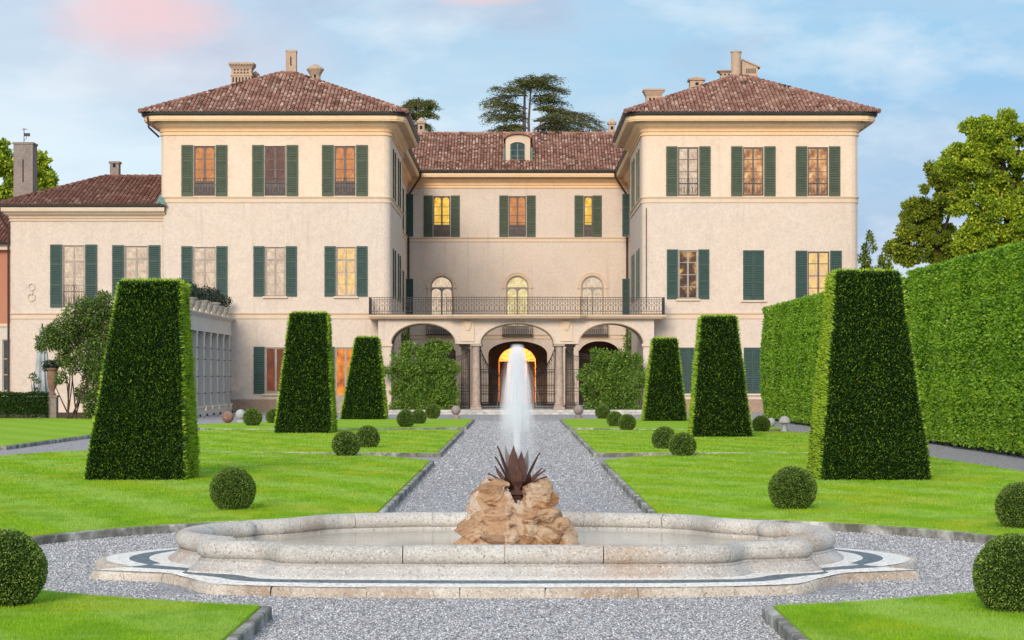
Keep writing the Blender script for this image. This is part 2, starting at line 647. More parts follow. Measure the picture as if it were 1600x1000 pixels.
def gravel():
    t = NT('grey_gravel')
    p = t.pos()
    d = t.n('ShaderNodeTexVoronoi', feature='F1')
    d.inputs['Scale'].default_value = 58
    t.l(p, d.inputs['Vector'])
    sp = t.n('ShaderNodeSeparateColor')
    t.l(d.outputs['Color'], sp.inputs[0])
    col = t.ramp(sp.outputs[0], (0.0, (0.21, 0.205, 0.222)), (0.35, (0.39, 0.382, 0.40)), (0.7, (0.54, 0.532, 0.548)), (1.0, (0.76, 0.755, 0.765)))
    col = t.mix(t.ramp(sp.outputs[1], (0.80, 0.0), (0.9, 0.3)), col, (0.46, 0.36, 0.31))
    edge = t.ramp(d.outputs['Distance'], (0.40, 1.0), (0.75, 0.45))
    col = t.mix(1.0, col, edge, 'MULTIPLY')
    col = t.mix(t.math('MULTIPLY', t.ramp(t.noise(0.35, 5, 0.6), (0.42, 0.0), (0.68, 1.0)), 0.3), col, (0.36, 0.33, 0.32))
    mt = t.noise(13, 6, 0.8, stretch=(1, .45, 1))
    col = t.mix(t.math('MULTIPLY', t.ramp(mt, (0.34, 1.0), (0.50, 0.0)), 0.55), col, (0.20, 0.20, 0.215))
    col = t.mix(t.math('MULTIPLY', t.ramp(mt, (0.54, 0.0), (0.68, 1.0)), 0.6), col, (0.70, 0.71, 0.72))
    t.bump(t.math('SUBTRACT', 1.0, d.outputs['Distance']), 0.8, 0.02)
    return t.done(col, 0.9, 0.2)


M['gravel'] = gravel()


def lawn_mat():
    t = NT('mown_lawn')
    p = t.pos()
    w = t.n('ShaderNodeTexWave', wave_type='BANDS', bands_direction='DIAGONAL', wave_profile='SIN')
    w.inputs['Scale'].default_value = 0.36
    w.inputs['Distortion'].default_value = 1.2
    w.inputs['Detail'].default_value = 2
    t.l(t.map(p, (1.0, 0.45, 0.0)), w.inputs['Vector'])
    st = t.ramp(w.outputs['Fac'], (0.2, 0.0), (0.8, 1.0))
    big = t.noise(0.5, 5, 0.6)
    fine = t.noise(30, 4, 0.7, stretch=(1, 0.5, 1))
    c = t.mix(t.math('MULTIPLY', st, 0.55), (0.235, 0.425, 0.014), (0.31, 0.51, 0.035))
    c = t.mix(t.math('MULTIPLY', t.ramp(big, (0.48, 0.0), (0.7, 1.0)), 0.5), c, (0.40, 0.48, 0.03))
    c = t.mix(t.math('MULTIPLY', t.ramp(fine, (0.35, 1.0), (0.55, 0.0)), 0.5), c, (0.14, 0.28, 0.010))
    t.bump(t.noise(60, 3, 0.7), 0.6, 0.03)
    return t.done(c, 0.85, 0.15)


M['lawn'] = lawn_mat()


def blade_mat():
    t = NT('grass_blades')
    p = t.pos()
    big = t.noise(0.5, 5, 0.6)
    w = t.n('ShaderNodeTexWave', wave_type='BANDS', bands_direction='DIAGONAL', wave_profile='SIN')
    w.inputs['Scale'].default_value = 0.36
    w.inputs['Distortion'].default_value = 1.2
    w.inputs['Detail'].default_value = 2
    t.l(t.map(p, (1.0, 0.45, 0.0)), w.inputs['Vector'])
    c = t.ramp(t.tint(), (0.0, (0.17, 0.35, 0.010)), (0.5, (0.28, 0.50, 0.016)), (0.85, (0.37, 0.57, 0.035)), (1.0, (0.50, 0.56, 0.10)))
    c = t.mix(t.math('MULTIPLY', t.ramp(w.outputs['Fac'], (0.35, 0.0), (0.75, 1.0)), 0.5), c, (0.42, 0.58, 0.16))
    c = t.mix(t.math('MULTIPLY', t.ramp(big, (0.48, 0.0), (0.62, 1.0)), 0.6), c, (0.44, 0.47, 0.02))
    c = t.mix(t.math('MULTIPLY', t.ramp(t.noise(1.7, 5, 0.65, stretch=(1, .6, 1)), (0.40, 1.0), (0.52, 0.0)), 0.6), c, (0.15, 0.34, 0.010))
    c = t.mix(t.math('MULTIPLY', t.ramp(t.noise(2.6, 4, 0.6, stretch=(.5, 1.4, 1)), (0.55, 0.0), (0.68, 1.0)), 0.45), c, (0.47, 0.60, 0.24))
    t.done(c, 0.6, 0.2)
    tr = t.n('ShaderNodeBsdfTranslucent')
    t.l(c, tr.inputs['Color'])
    ms = t.n('ShaderNodeMixShader')
    ms.inputs[0].default_value = 0.35
    t.l(t.p.outputs[0], ms.inputs[1])
    t.l(tr.outputs[0], ms.inputs[2])
    t.l(ms.outputs[0], t.out.inputs['Surface'])
    return t.m


M['blade'] = blade_mat()


def kerb_mat():
    t = NT('mossy_kerb_stone')
    n = t.noise(5, 6, 0.7)
    c = t.ramp(n, (0.3, (0.14, 0.13, 0.11)), (0.5, (0.33, 0.32, 0.29)), (0.68, (0.62, 0.61, 0.58)))
    c = t.mix(t.math('MULTIPLY', t.ramp(t.noise(2.2, 4, 0.6), (0.44, 0.0), (0.60, 1.0)), 0.75), c, (0.085, 0.085, 0.06))
    t.bump(n, 0.5, 0.02)
    return t.done(c, 0.9, 0.2)


M['kerb'] = kerb_mat()


def granite(name, light, mid, dark, warm):
    t = NT(name)
    n = t.noise(1.3, 5, 0.6)
    sp = t.noise(48, 5, 0.85)
    s2 = t.vor(85, out='Color')
    c = t.mix(t.ramp(n, (0.36, 0.0), (0.64, 1.0)), mid, light)
    c = t.mix(t.math('MULTIPLY', t.ramp(t.noise(0.8, 5, 0.65), (0.50, 0.0), (0.64, 1.0)), 0.8), c, warm)
    c = t.mix(t.math('MULTIPLY', t.ramp(sp, (0.38, 1.0), (0.48, 0.0)), 0.85), c, dark)
    c = t.mix(t.math('MULTIPLY', t.ramp(s2, (0.76, 0.0), (0.86, 1.0)), 0.5), c, (0.80, 0.78, 0.75))
    c = t.mix(t.math('MULTIPLY', t.ramp(t.noise(3.5, 7, 0.7), (0.56, 0.0), (0.68, 1.0)), 0.45), c, tuple(x * 1.6 for x in dark))
    t.bump(t.noise(45, 5, 0.75), 0.55, 0.015)
    return t.done(c, 0.85, 0.25)


M['granite'] = granite('speckled_granite', (0.60, 0.575, 0.53), (0.44, 0.42, 0.385), (0.13, 0.12, 0.105), (0.47, 0.36, 0.27))
M['granite_lo'] = granite('pale_worn_granite', (0.58, 0.56, 0.53), (0.46, 0.435, 0.405), (0.18, 0.165, 0.15), (0.46, 0.35, 0.27))
M['kerb_stone'] = granite('rough_warm_kerb', (0.64, 0.59, 0.51), (0.50, 0.43, 0.35), (0.15, 0.12, 0.09), (0.36, 0.25, 0.17))
M['stone_ball'] = granite('grey_brown_stone', (0.33, 0.28, 0.25), (0.22, 0.19, 0.175), (0.09, 0.075, 0.07), (0.24, 0.15, 0.11))
M['stone_pale'] = granite('pale_grey_stone', (0.48, 0.50, 0.50), (0.36, 0.38, 0.38), (0.16, 0.17, 0.16), (0.36, 0.34, 0.32))


def pebbles(name, a, b, joint):
    t = NT(name)
    d = t.n('ShaderNodeTexVoronoi', feature='F1')
    d.inputs['Scale'].default_value = 30
    t.l(t.pos(), d.inputs['Vector'])
    sp = t.n('ShaderNodeSeparateColor')
    t.l(d.outputs['Color'], sp.inputs[0])
    c = t.mix(sp.outputs[0], a, b)
    c = t.mix(t.ramp(d.outputs['Distance'], (0.5, 0.0), (0.8, 0.8)), c, joint)
    t.bump(t.math('SUBTRACT', 1.0, d.outputs['Distance']), 0.7, 0.015)
    return t.done(c, 0.7, 0.3)


M['peb_white'] = pebbles('white_pebbles', (0.88, 0.86, 0.81), (0.76, 0.73, 0.68), (0.50, 0.47, 0.43))
M['peb_blue'] = pebbles('slate_blue_pebbles', (0.075, 0.11, 0.13), (0.17, 0.215, 0.24), (0.16, 0.165, 0.17))

t = NT('cloudy_pool_water')
c = t.mix(t.ramp(t.noise(0.7, 3), (0.4, 0.0), (0.6, 1.0)), (0.50, 0.44, 0.345), (0.55, 0.54, 0.49))
t.bump(t.noise(5, 3, 0.6), 0.06, 0.05)
M['water'] = t.done(c, 0.14, 0.5)

t = NT('ochre_rock')
n1 = t.noise(3.5, 8, 0.65)
c = t.ramp(n1, (0.28, (0.34, 0.19, 0.10)), (0.44, (0.56, 0.36, 0.21)), (0.58, (0.70, 0.51, 0.34)), (0.72, (0.80, 0.68, 0.55)))
c = t.mix(t.math('MULTIPLY', t.ramp(t.noise(10, 6, 0.7), (0.34, 1.0), (0.46, 0.0)), 0.6), c, (0.20, 0.11, 0.06))
t.bump(t.noise(14, 8, 0.75), 1.0, 0.05)
c = t.mix(t.math('MULTIPLY', t.ramp(t.noise(1.6, 4, 0.5), (0.45, 0.0), (0.62, 1.0)), 0.55), c, (0.64, 0.50, 0.40))
vn_ = t.n('ShaderNodeTexVoronoi', feature='DISTANCE_TO_EDGE')
vn_.inputs['Scale'].default_value = 7.5
wv_ = t.n('ShaderNodeVectorMath', operation='ADD')
nz2_ = t.n('ShaderNodeTexNoise')
nz2_.inputs['Scale'].default_value = 6
t.l(t.pos(), nz2_.inputs['Vector'])
sc2_ = t.n('ShaderNodeVectorMath', operation='SCALE')
sc2_.inputs['Scale'].default_value = 0.22
t.l(nz2_.outputs['Color'], sc2_.inputs[0])
t.l(t.pos(), wv_.inputs[0])
t.l(sc2_.outputs[0], wv_.inputs[1])
t.l(t.map(wv_.outputs[0], (1, 1, 1.7)), vn_.inputs['Vector'])
vein = t.math('MULTIPLY', t.ramp(vn_.outputs['Distance'], (0.0, 1.0), (0.07, 0.0)), 0.6)
sx_ = t.n('ShaderNodeSeparateXYZ')
t.l(t.pos(), sx_.inputs[0])
c = t.mix(t.math('MULTIPLY', t.ramp(t.math('ADD', t.math('MULTIPLY', sx_.outputs['X'], 1.4), t.noise(2.5, 4, .6)), (0.45, 0.0), (0.75, 1.0)), 0.75), c, t.ramp(t.noise(7, 6, .7), (.34, (0.24, 0.115, 0.045)), (.62, (0.62, 0.37, 0.18))))
pt_ = t.n('ShaderNodeTexVoronoi', feature='F1')
pt_.inputs['Scale'].default_value = 6.5
t.l(wv_.outputs[0], pt_.inputs['Vector'])
pc_ = t.n('ShaderNodeSeparateColor')
t.l(pt_.outputs['Color'], pc_.inputs[0])
c = t.mix(0.55, c, t.ramp(pc_.outputs[0], (0.0, (0.24, 0.10, 0.04)), (0.35, (0.54, 0.28, 0.12)), (0.65, (0.68, 0.47, 0.30)), (1.0, (0.80, 0.69, 0.58))))
c = t.mix(t.math('MULTIPLY', t.ramp(t.noise(9, 7, .75, stretch=(1, 1, 2.2)), (.36, 1.0), (.46, 0.0)), .75), c, (0.20, 0.085, 0.03))
M['rock'] = t.done(c, 0.8, 0.25)
t = NT('rusted_iron')
c = t.ramp(t.noise(14, 6, 0.7), (0.3, (0.035, 0.013, 0.009)), (0.55, (0.085, 0.030, 0.018)), (0.75, (0.16, 0.065, 0.035)))
t.bump(t.noise(50, 4), 0.3, 0.005)
M['rust'] = t.done(c, 0.6, 0.35)

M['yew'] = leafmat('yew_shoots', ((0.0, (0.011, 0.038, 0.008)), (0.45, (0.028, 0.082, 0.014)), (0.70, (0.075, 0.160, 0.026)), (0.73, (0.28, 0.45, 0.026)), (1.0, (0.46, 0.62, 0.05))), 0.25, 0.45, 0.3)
M['yew_core'] = plain('yew_inner_twigs', (0.010, 0.020, 0.005), 0.9, 0.1)
M['box'] = leafmat('box_leaves', ((0.0, (0.035, 0.085, 0.016)), (0.5, (0.110, 0.205, 0.032)), (0.8, (0.24, 0.35, 0.05)), (1.0, (0.42, 0.50, 0.13))), 0.25, 0.4, 0.35)
M['box_core'] = plain('box_inner_twigs', (0.016, 0.026, 0.006), 0.9, 0.1)
M['hornbeam'] = leafmat('hornbeam_leaves', ((0.0, (0.055, 0.15, 0.012)), (0.5, (0.17, 0.36, 0.024)), (0.8, (0.31, 0.50, 0.032)), (1.0, (0.47, 0.60, 0.045))), 0.35, 0.4, 0.35)
M['hedge_core'] = plain('hedge_inner_twigs', (0.018, 0.045, 0.008), 0.9, 0.1)
M['lowhedge'] = leafmat('low_hedge_leaves', ((0.0, (0.018, 0.04, 0.010)), (0.6, (0.042, 0.085, 0.016)), (1.0, (0.085, 0.14, 0.02))), 0.25)
M['climber'] = leafmat('climber_leaves', ((0.0, (0.050, 0.115, 0.018)), (0.5, (0.155, 0.29, 0.040)), (0.8, (0.26, 0.40, 0.055)), (1.0, (0.42, 0.50, 0.10))), 0.3)
M['shrub'] = leafmat('rambling_shrub_leaves', ((0.0, (0.035, 0.070, 0.018)), (0.5, (0.115, 0.185, 0.040)), (0.85, (0.23, 0.31, 0.060)), (1.0, (0.38, 0.41, 0.12))), 0.3)
M['tree'] = leafmat('sunlit_tree_leaves', ((0.0, (0.055, 0.14, 0.018)), (0.4, (0.28, 0.40, 0.026)), (0.75, (0.53, 0.60, 0.032)), (1.0, (0.72, 0.74, 0.07))), 0.35)
M['darktree'] = leafmat('dark_tree_leaves', ((0.0, (0.05, 0.11, 0.016)), (0.5, (0.24, 0.31, 0.026)), (1.0, (0.54, 0.54, 0.045))), 0.35)
M['cedar'] = leafmat('cedar_needles', ((0.0, (0.03, 0.055, 0.02)), (0.5, (0.12, 0.145, 0.030)), (1.0, (0.30, 0.29, 0.06))), 0.15)
M['potleaf'] = leafmat('glossy_dark_leaves', ((0.0, (0.012, 0.024, 0.016)), (0.6, (0.035, 0.062, 0.04)), (1.0, (0.10, 0.14, 0.10))), 0.2, 0.35, 0.4)
M['bark'] = plain('bark', (0.085, 0.062, 0.045), 0.95, 0.1, 0.4, 6)
M['cedarbark'] = plain('cedar_bark', (0.15, 0.11, 0.10), 0.95, 0.1, 0.4, 6)
M['canvas'] = plain('grey_blue_canvas', (0.42, 0.46, 0.48), 0.85)
M['terracotta'] = plain('weathered_terracotta', (0.26, 0.155, 0.115), 0.85, 0.2, 0.35, 8)
M['potstone'] = plain('pale_pot_stone', (0.36, 0.33, 0.28), 0.85, 0.2, 0.35, 8)
M['soil'] = plain('bare_soil', (0.075, 0.05, 0.035), 0.95, 0.1)
M['step'] = plain('worn_step_stone', (0.52, 0.50, 0.47), 0.85, 0.2, 0.35, 4)
M['wood'] = plain('dark_wood', (0.07, 0.045, 0.03), 0.7)
M['relief'] = plain('white_plaster', (0.66, 0.62, 0.55), 0.8)


# ------------------------------------------------------------------ ground, lawns, paths
g = MB()
g.quad((-260, -30, 0), (260, -30, 0), (260, 420, 0), (-260, 420, 0))
tag(g.build('gravel_ground', M['gravel']), kind='structure')

LH = 0.09
LQ = (H - LH) / (H - 0.12)      # plan measured for a 12 cm kerb, carried over to the 9 cm one


def ring_arc(a0, a1, n, r=5.27, c=(0.0, 20.3)):
    return [(c[0] + r * math.sin(R(a0 + (a1 - a0) * k / n)), c[1] + r * math.cos(R(a0 + (a1 - a0) * k / n))) for k in range(n + 1)]


def smooth_poly(pts, it=2, keep=()):
    return pts


def resample(pts, step):
    out = []
    m = len(pts)
    for i in range(m):
        a, b = Vector(pts[i]), Vector(pts[(i + 1) % m])
        n = max(1, int((b - a).length / step))
        out += [tuple(a.lerp(b, k / n)) for k in range(n)]
    return out


def area2(p):
    return sum(p[i - 1][0] * p[i][1] - p[i][0] * p[i - 1][1] for i in range(len(p)))


LAWNS = []


def lawn(pts):
    if area2(pts) < 0:
        pts = pts[::-1]
    pts = [(x * LQ, y * LQ) for x, y in pts]
    LAWNS.append(pts)
    m = MB()
    m.poly([(x, y, LH + 0.012) for x, y in pts])
    # soft rounded turf edge over the kerb
    m.sweep(pts, [(0.0, LH + 0.012), (0.012, LH - 0.01), (0.015, LH - 0.03)])
    o = m.build('lawn', M['lawn'])
    tag(o, kind='structure')
    k = MB()
    k.sweep(pts, [(0.02, LH - 0.02), (0.02, LH + 0.004), (0.075, LH + 0.004), (0.085, LH - 0.008), (0.085, -0.05)])
    tag(k.build('lawn_kerb', M['kerb']), kind='structure')
    return o


def mirror(p):
    return [(-x, y) for x, y in p]


PW = 1.68
a1 = math.degrees(math.asin(PW / 5.27))
l1 = [(PW, 41.8)] + [(PW, 20.3 + math.sqrt(5.27 ** 2 - PW ** 2))] + ring_arc(a1, 70, 18)[1:] + [(6.5, 22.1), (14, 22.1)]
left1 = mirror(l1) + [(-13.5, 36), (-12.4, 41), (-10.6, 44.0), (-9.9, 46.5), (-9.3, 47.4), (-7.5, 46.6), (-5, 45.9), (-3.2, 44.8), (-2.3, 43.2)]
lawn(left1)
right1 = l1[:-2] + [(6.2, 22.1), (7.8, 22.6), (8.8, 28), (8.9, 34), (8.6, 37), (8.3, 42.6), (8.3, 45.6), (5, 45.7), (3.4, 45.0), (2.4, 43.8)]
lawn(right1)
near = [(PW + 0.14, 11.0), (PW + 0.14, 20.3 - math.sqrt(5.27 ** 2 - (PW + .14) ** 2))] + ring_arc(180 - a1 - 2, 111, 14)[1:] + [(6.2, 18.4), (14, 18.4), (14, 11.0)]
lawn(mirror(near))
lawn(near)
lawn([(-PW - 0.03, 46.3), (-PW - 0.03, 66.2), (-9.4, 66.2), (-9.6, 58), (-9.4, 48.9), (-7.5, 47.4), (-4, 46.6)])
lawn([(PW + 0.03, 46.3), (PW + 0.03, 66.0), (6.5, 66.0), (8.3, 62.0), (8.4, 55), (8.35, 46.6), (4, 46.5)])
lawn([(-PW - 0.03, 70.0), (-PW - 0.03, 83.0), (-6.3, 83.0), (-11.5, 72.5), (-9.4, 67.5), (-6, 67.2), (-3, 68.6)])
lawn([(PW + 0.03, 69.0), (PW + 0.03, 83.0), (8.2, 83.0), (8.3, 67.2), (5, 67), (3, 67.8)])
lawn([(-12.0, 50.8), (-11.9, 60), (-12.4, 76), (-13.4, 84), (-30, 86), (-30, 47)])


def in_poly(P, pts):
    x, y = P[:, 0], P[:, 1]
    ins = np.zeros(len(P), bool)
    n = len(pts)
    for i in range(n):
        x0, y0 = pts[i - 1]
        x1, y1 = pts[i]
        c = ((y0 > y) != (y1 > y))
        with np.errstate(divide='ignore', invalid='ignore'):
            xi = (x1 - x0) * (y - y0) / (y1 - y0) + x0
        ins ^= c & (x < xi)
    return ins


def view_filter(P, margin=1.10):
    u = P[:, 0] / P[:, 1] * F + CX
    return (np.abs(u - 800) < 800 * margin)


def blades(idx, dens, L, W, ymin, ymax):
    out = []
    for i in idx:
        pts = LAWNS[i]
        xs = [p[0] for p in pts]
        ys = [p[1] for p in pts]
        y0, y1 = max(min(ys), ymin), min(max(ys), ymax)
        if y1 <= y0:
            continue
        n = int((max(xs) - min(xs)) * (y1 - y0) * dens)
        P = np.stack([rng.uniform(min(xs), max(xs), n), rng.uniform(y0, y1, n)], 1)
        P = P[in_poly(P, pts)]
        P = P[view_filter(P, 1.15)]
        out.append(P)
    P = np.concatenate(out)
    n = len(P)
    B = np.concatenate([P, np.full((n, 1), LH + 0.008)], 1)
    a = rng.uniform(0, 2 * PI, n)
    lean = rng.uniform(0.1, 1.0, n)
    a2 = rng.uniform(0, 2 * PI, n)
    D = np.stack([np.cos(a2) * lean, np.sin(a2) * lean, np.ones(n)], 1)
    D = unit(D) * (L * rng.uniform(0.5, 1.15, n))[:, None]
    S = np.stack([np.cos(a), np.sin(a), np.zeros(n)], 1) * (W * rng.uniform(0.7, 1.3, n) / 2)[:, None]
    V = np.stack([B - S, B + S, B + D], 1).reshape(-1, 3)
    t = np.clip(0.45 + 0.22 * rng.normal(size=n), 0, 0.95)
    t[rng.random(n) < 0.03] = 1.0
    return V, t


Vs, ts = [], []
for args in (((2, 3), 7000, 0.030, 0.0055, 12.5, 18.5), ((0, 1), 2600, 0.032, 0.009, 21, 27.5), ((0, 1), 1100, 0.036, 0.014, 27.5, 38), ((0, 1), 600, 0.040, 0.02, 38, 48), ((4, 5), 420, 0.045, 0.028, 46, 66.2)):
    v_, t_ = blades(*args)
    Vs.append(v_)
    ts.append(t_)
tag(np_mesh('grass', np.concatenate(Vs), 3, np.concatenate(ts), M['blade']), 'short bright green mown grass covering the lawns', 'grass', kind='stuff')


# loose stones of the gravel, near the camera
def stones():
    n = 230000
    P = np.stack([rng.uniform(-6, 6, n), 13.5 + 14 * rng.random(n) ** 1.4], 1)
    P = np.concatenate([P, np.stack([rng.uniform(-1.66, 1.66, 30000), 23 + 62 * rng.random(30000) ** 1.6], 1)])
    ok = view_filter(P, 1.08)
    for pts in LAWNS[:4]:
        ok &= ~in_poly(P, [(x * 1.0, y) for x, y in pts])
    ok &= ~((np.abs(P[:, 0] + 0.1) < 2.9) & (np.abs(P[:, 1] - 20) < 2.6))
    P = P[ok]
    n = len(P)
    r = rng.uniform(0.0045, 0.0092, n) * np.clip(P[:, 1] / 22, 1.0, 1.9)
    B = np.concatenate([P, (r * 0.4)[:, None]], 1)
    a = rng.uniform(0, 2 * PI, n)
    ex = np.stack([np.cos(a), np.sin(a), rng.uniform(-.3, .3, n)], 1) * r[:, None] * rng.uniform(0.9, 1.5, n)[:, None]
    ey = np.stack([-np.sin(a), np.cos(a), rng.uniform(-.3, .3, n)], 1) * r[:, None]
    ez = np.stack([rng.uniform(-.2, .2, n), rng.uniform(-.2, .2, n), np.ones(n)], 1) * r[:, None] * rng.uniform(0.5, 0.9, n)[:, None]
    tri = []
    for sx in (1, -1):
        for sy in (1, -1):
            for sz in (1, -1):
                p = [B + ex * sx, B + ey * sy, B + ez * sz]
                if sx * sy * sz < 0:
                    p = p[::-1]
                tri.append(np.stack(p, 1))
    V = np.stack(tri, 1).reshape(-1, 3)
    t = np.repeat(rng.random(n), 8)
    return V, t


tt = NT('loose_gravel_stones')
M['stones'] = tt.done(tt.ramp(tt.tint(), (0.0, (0.15, 0.155, 0.17)), (0.3, (0.38, 0.395, 0.412)), (0.72, (0.52, 0.535, 0.55)), (0.77, (0.48, 0.41, 0.37)), (0.84, (0.58, 0.595, 0.61)), (1.0, (0.74, 0.76, 0.775))), 0.9, 0.2)
sv, st_ = stones()
tag(np_mesh('gravel_stones', sv, 3, st_, M['stones']), 'loose grey gravel stones strewn around the fountain', 'gravel', kind='stuff')

# stone step in front of the arcade
m = MB()
m.box(-7.4, 7.3, 99.6, 108.0, 0.0, 0.10)
m.box(-7.0, 6.9, 101.2, 107.0, 0.10, 0.18)
tag(m.build('stone_paving_step', M['step']), kind='structure')
m = MB()
m.quad((-24.6, 84.6, 0.006), (-16.6, 86, 0.006), (-14, 105, 0.006), (-24.6, 105, 0.006))
tag(m.build('soil_bed', M['soil']), kind='structure')

# ------------------------------------------------------------------ the villa
S1 = 0.031            # metres per picture pixel at the front of the side blocks (distance 105.4)
Y1, Y2 = 105.4, 135.0
S2 = Y2 / F


def tx(u):
    return (u - CX) * S1


def tz(v):
    return H - (v - CY) * S1


def cxx(u):
    return (u - CX) * S2


def cz(v):
    return H - (v - CY) * S2


villa = thing('villa', 'large cream three storey villa with two hipped roof blocks and an arcade between them', 'villa', (0, 110, 0))


def foot(x0, x1, y0, y1, r=0.45, n=5):
    p = [(x0 + r, y0), (x1 - r, y0)]
    p += [(x1 - r + r * math.sin(PI / 2 * k / n), y0 + r - r * math.cos(PI / 2 * k / n)) for k in range(1, n + 1)]
    p += [(x1, y1), (x0, y1)]
    p += [(x0 + r - r * math.cos(PI / 2 * k / n), y0 + r - r * math.sin(PI / 2 * k / n)) for k in range(0, n)]
    return p


STRING = [(0.0, -0.30), (0.04, -0.28), (0.045, -0.22), (0.02, -0.20), (0.02, -0.08), (0.07, -0.05), (0.085, 0.0), (0.0, 0.02)]
CORN = [(0.0, 13.42), (0.07, 13.43), (0.075, 13.50), (0.015, 13.51), (0.02, 13.60), (0.09, 13.61), (0.10, 13.66), (0.06, 13.67), (0.09, 13.74), (0.16, 13.80), (0.24, 13.84), (0.30, 13.90),
        (0.34, 13.98), (0.34, 14.06)]
SOFF = [(0.30, 14.06), (0.72, 14.05)]
FASC = [(0.68, 14.04), (0.74, 14.05), (0.75, 14.10), (0.78, 14.13), (0.78, 14.30), (0.72, 14.31)]
GUTT = [(0.72, 14.30), (0.83, 14.30), (0.89, 14.35), (0.91, 14.46), (0.84, 14.47), (0.82, 14.40), (0.68, 14.40)]


def off(prof, dz):
    return [(o, z + dz) for o, z in prof]


# ---- windows
def shutter_mb(w, h, x0, y, closed_rail=True):
    """louvred leaf from x0 to x0+w, front at y, 5 cm thick, bottom at z=0"""
    m = MB()
    st = 0.075
    y0, y1 = y, y + 0.05
    m.box(x0, x0 + st, y0, y1, 0, h)
    m.box(x0 + w - st, x0 + w, y0, y1, 0, h)
    rails = [0.0, h * 0.335, h * 0.67, h - 0.10]
    for k, z in enumerate(rails):
        m.box(x0 + st, x0 + w - st, y0 + 0.003, y1 - 0.003, z, z + (0.13 if k == 0 else 0.10))
    m.box(x0 + st, x0 + w - st, y1 - 0.012, y1 - 0.008, 0.1, h - 0.05)
    for a, b in zip(rails[:-1], rails[1:]):
        a += 0.12
        n = max(2, int((b - a) / 0.10))
        for i in range(n):
            z = a + (b - a) * (i + 0.5) / n
            m.add([(x0 + st, y0 + 0.004, z - 0.045), (x0 + w - st, y0 + 0.004, z - 0.045), (x0 + w - st, y1 - 0.014, z + 0.02), (x0 + st, y1 - 0.014, z + 0.02),
                   (x0 + st, y0 + 0.004, z - 0.028), (x0 + w - st, y0 + 0.004, z - 0.028), (x0 + w - st, y1 - 0.014, z + 0.036), (x0 + st, y1 - 0.014, z + 0.036)],
                  [(0, 1, 5, 4), (4, 5, 6, 7), (0, 3, 2, 1)])
    for z in (h * 0.2, h * 0.8):
        m.box(x0 - 0.012, x0 + 0.03, y0 - 0.006, y0, z, z + 0.05)
    return m


def scroll_rail(m, x0, x1, y, z0, z1, r=0.011, step=0.10, axis='x'):
    def P(a, z, d=0.0):
        return (a, y + d, z)
    for z in (z0, z1, z0 + (z1 - z0) * 0.70):
        m.tube([P(x0, z), P(x1, z)], r * 1.25, 4)
    n = max(2, int(round((x1 - x0) / step)))
    h = z1 - z0
    for i in range(n + 1):
        a = x0 + (x1 - x0) * i / n
        m.tube([P(a, z0), P(a, z0 + h * 0.70)], r, 4)
        if i < n:
            c, s = a + (x1 - x0) / n / 2, (x1 - x0) / n * 0.46
            m.tube([P(c + s * math.cos(2 * PI * k / 8), z0 + h * 0.85 + h * 0.14 * math.sin(2 * PI * k / 8)) for k in range(8)], r * 0.8, 4, True)
            m.tube([P(c + s * 0.8 * math.cos(2 * PI * k / 8), z0 + h * 0.25 + h * 0.2 * math.sin(2 * PI * k / 8)) for k in range(8)], r * 0.8, 4, True)


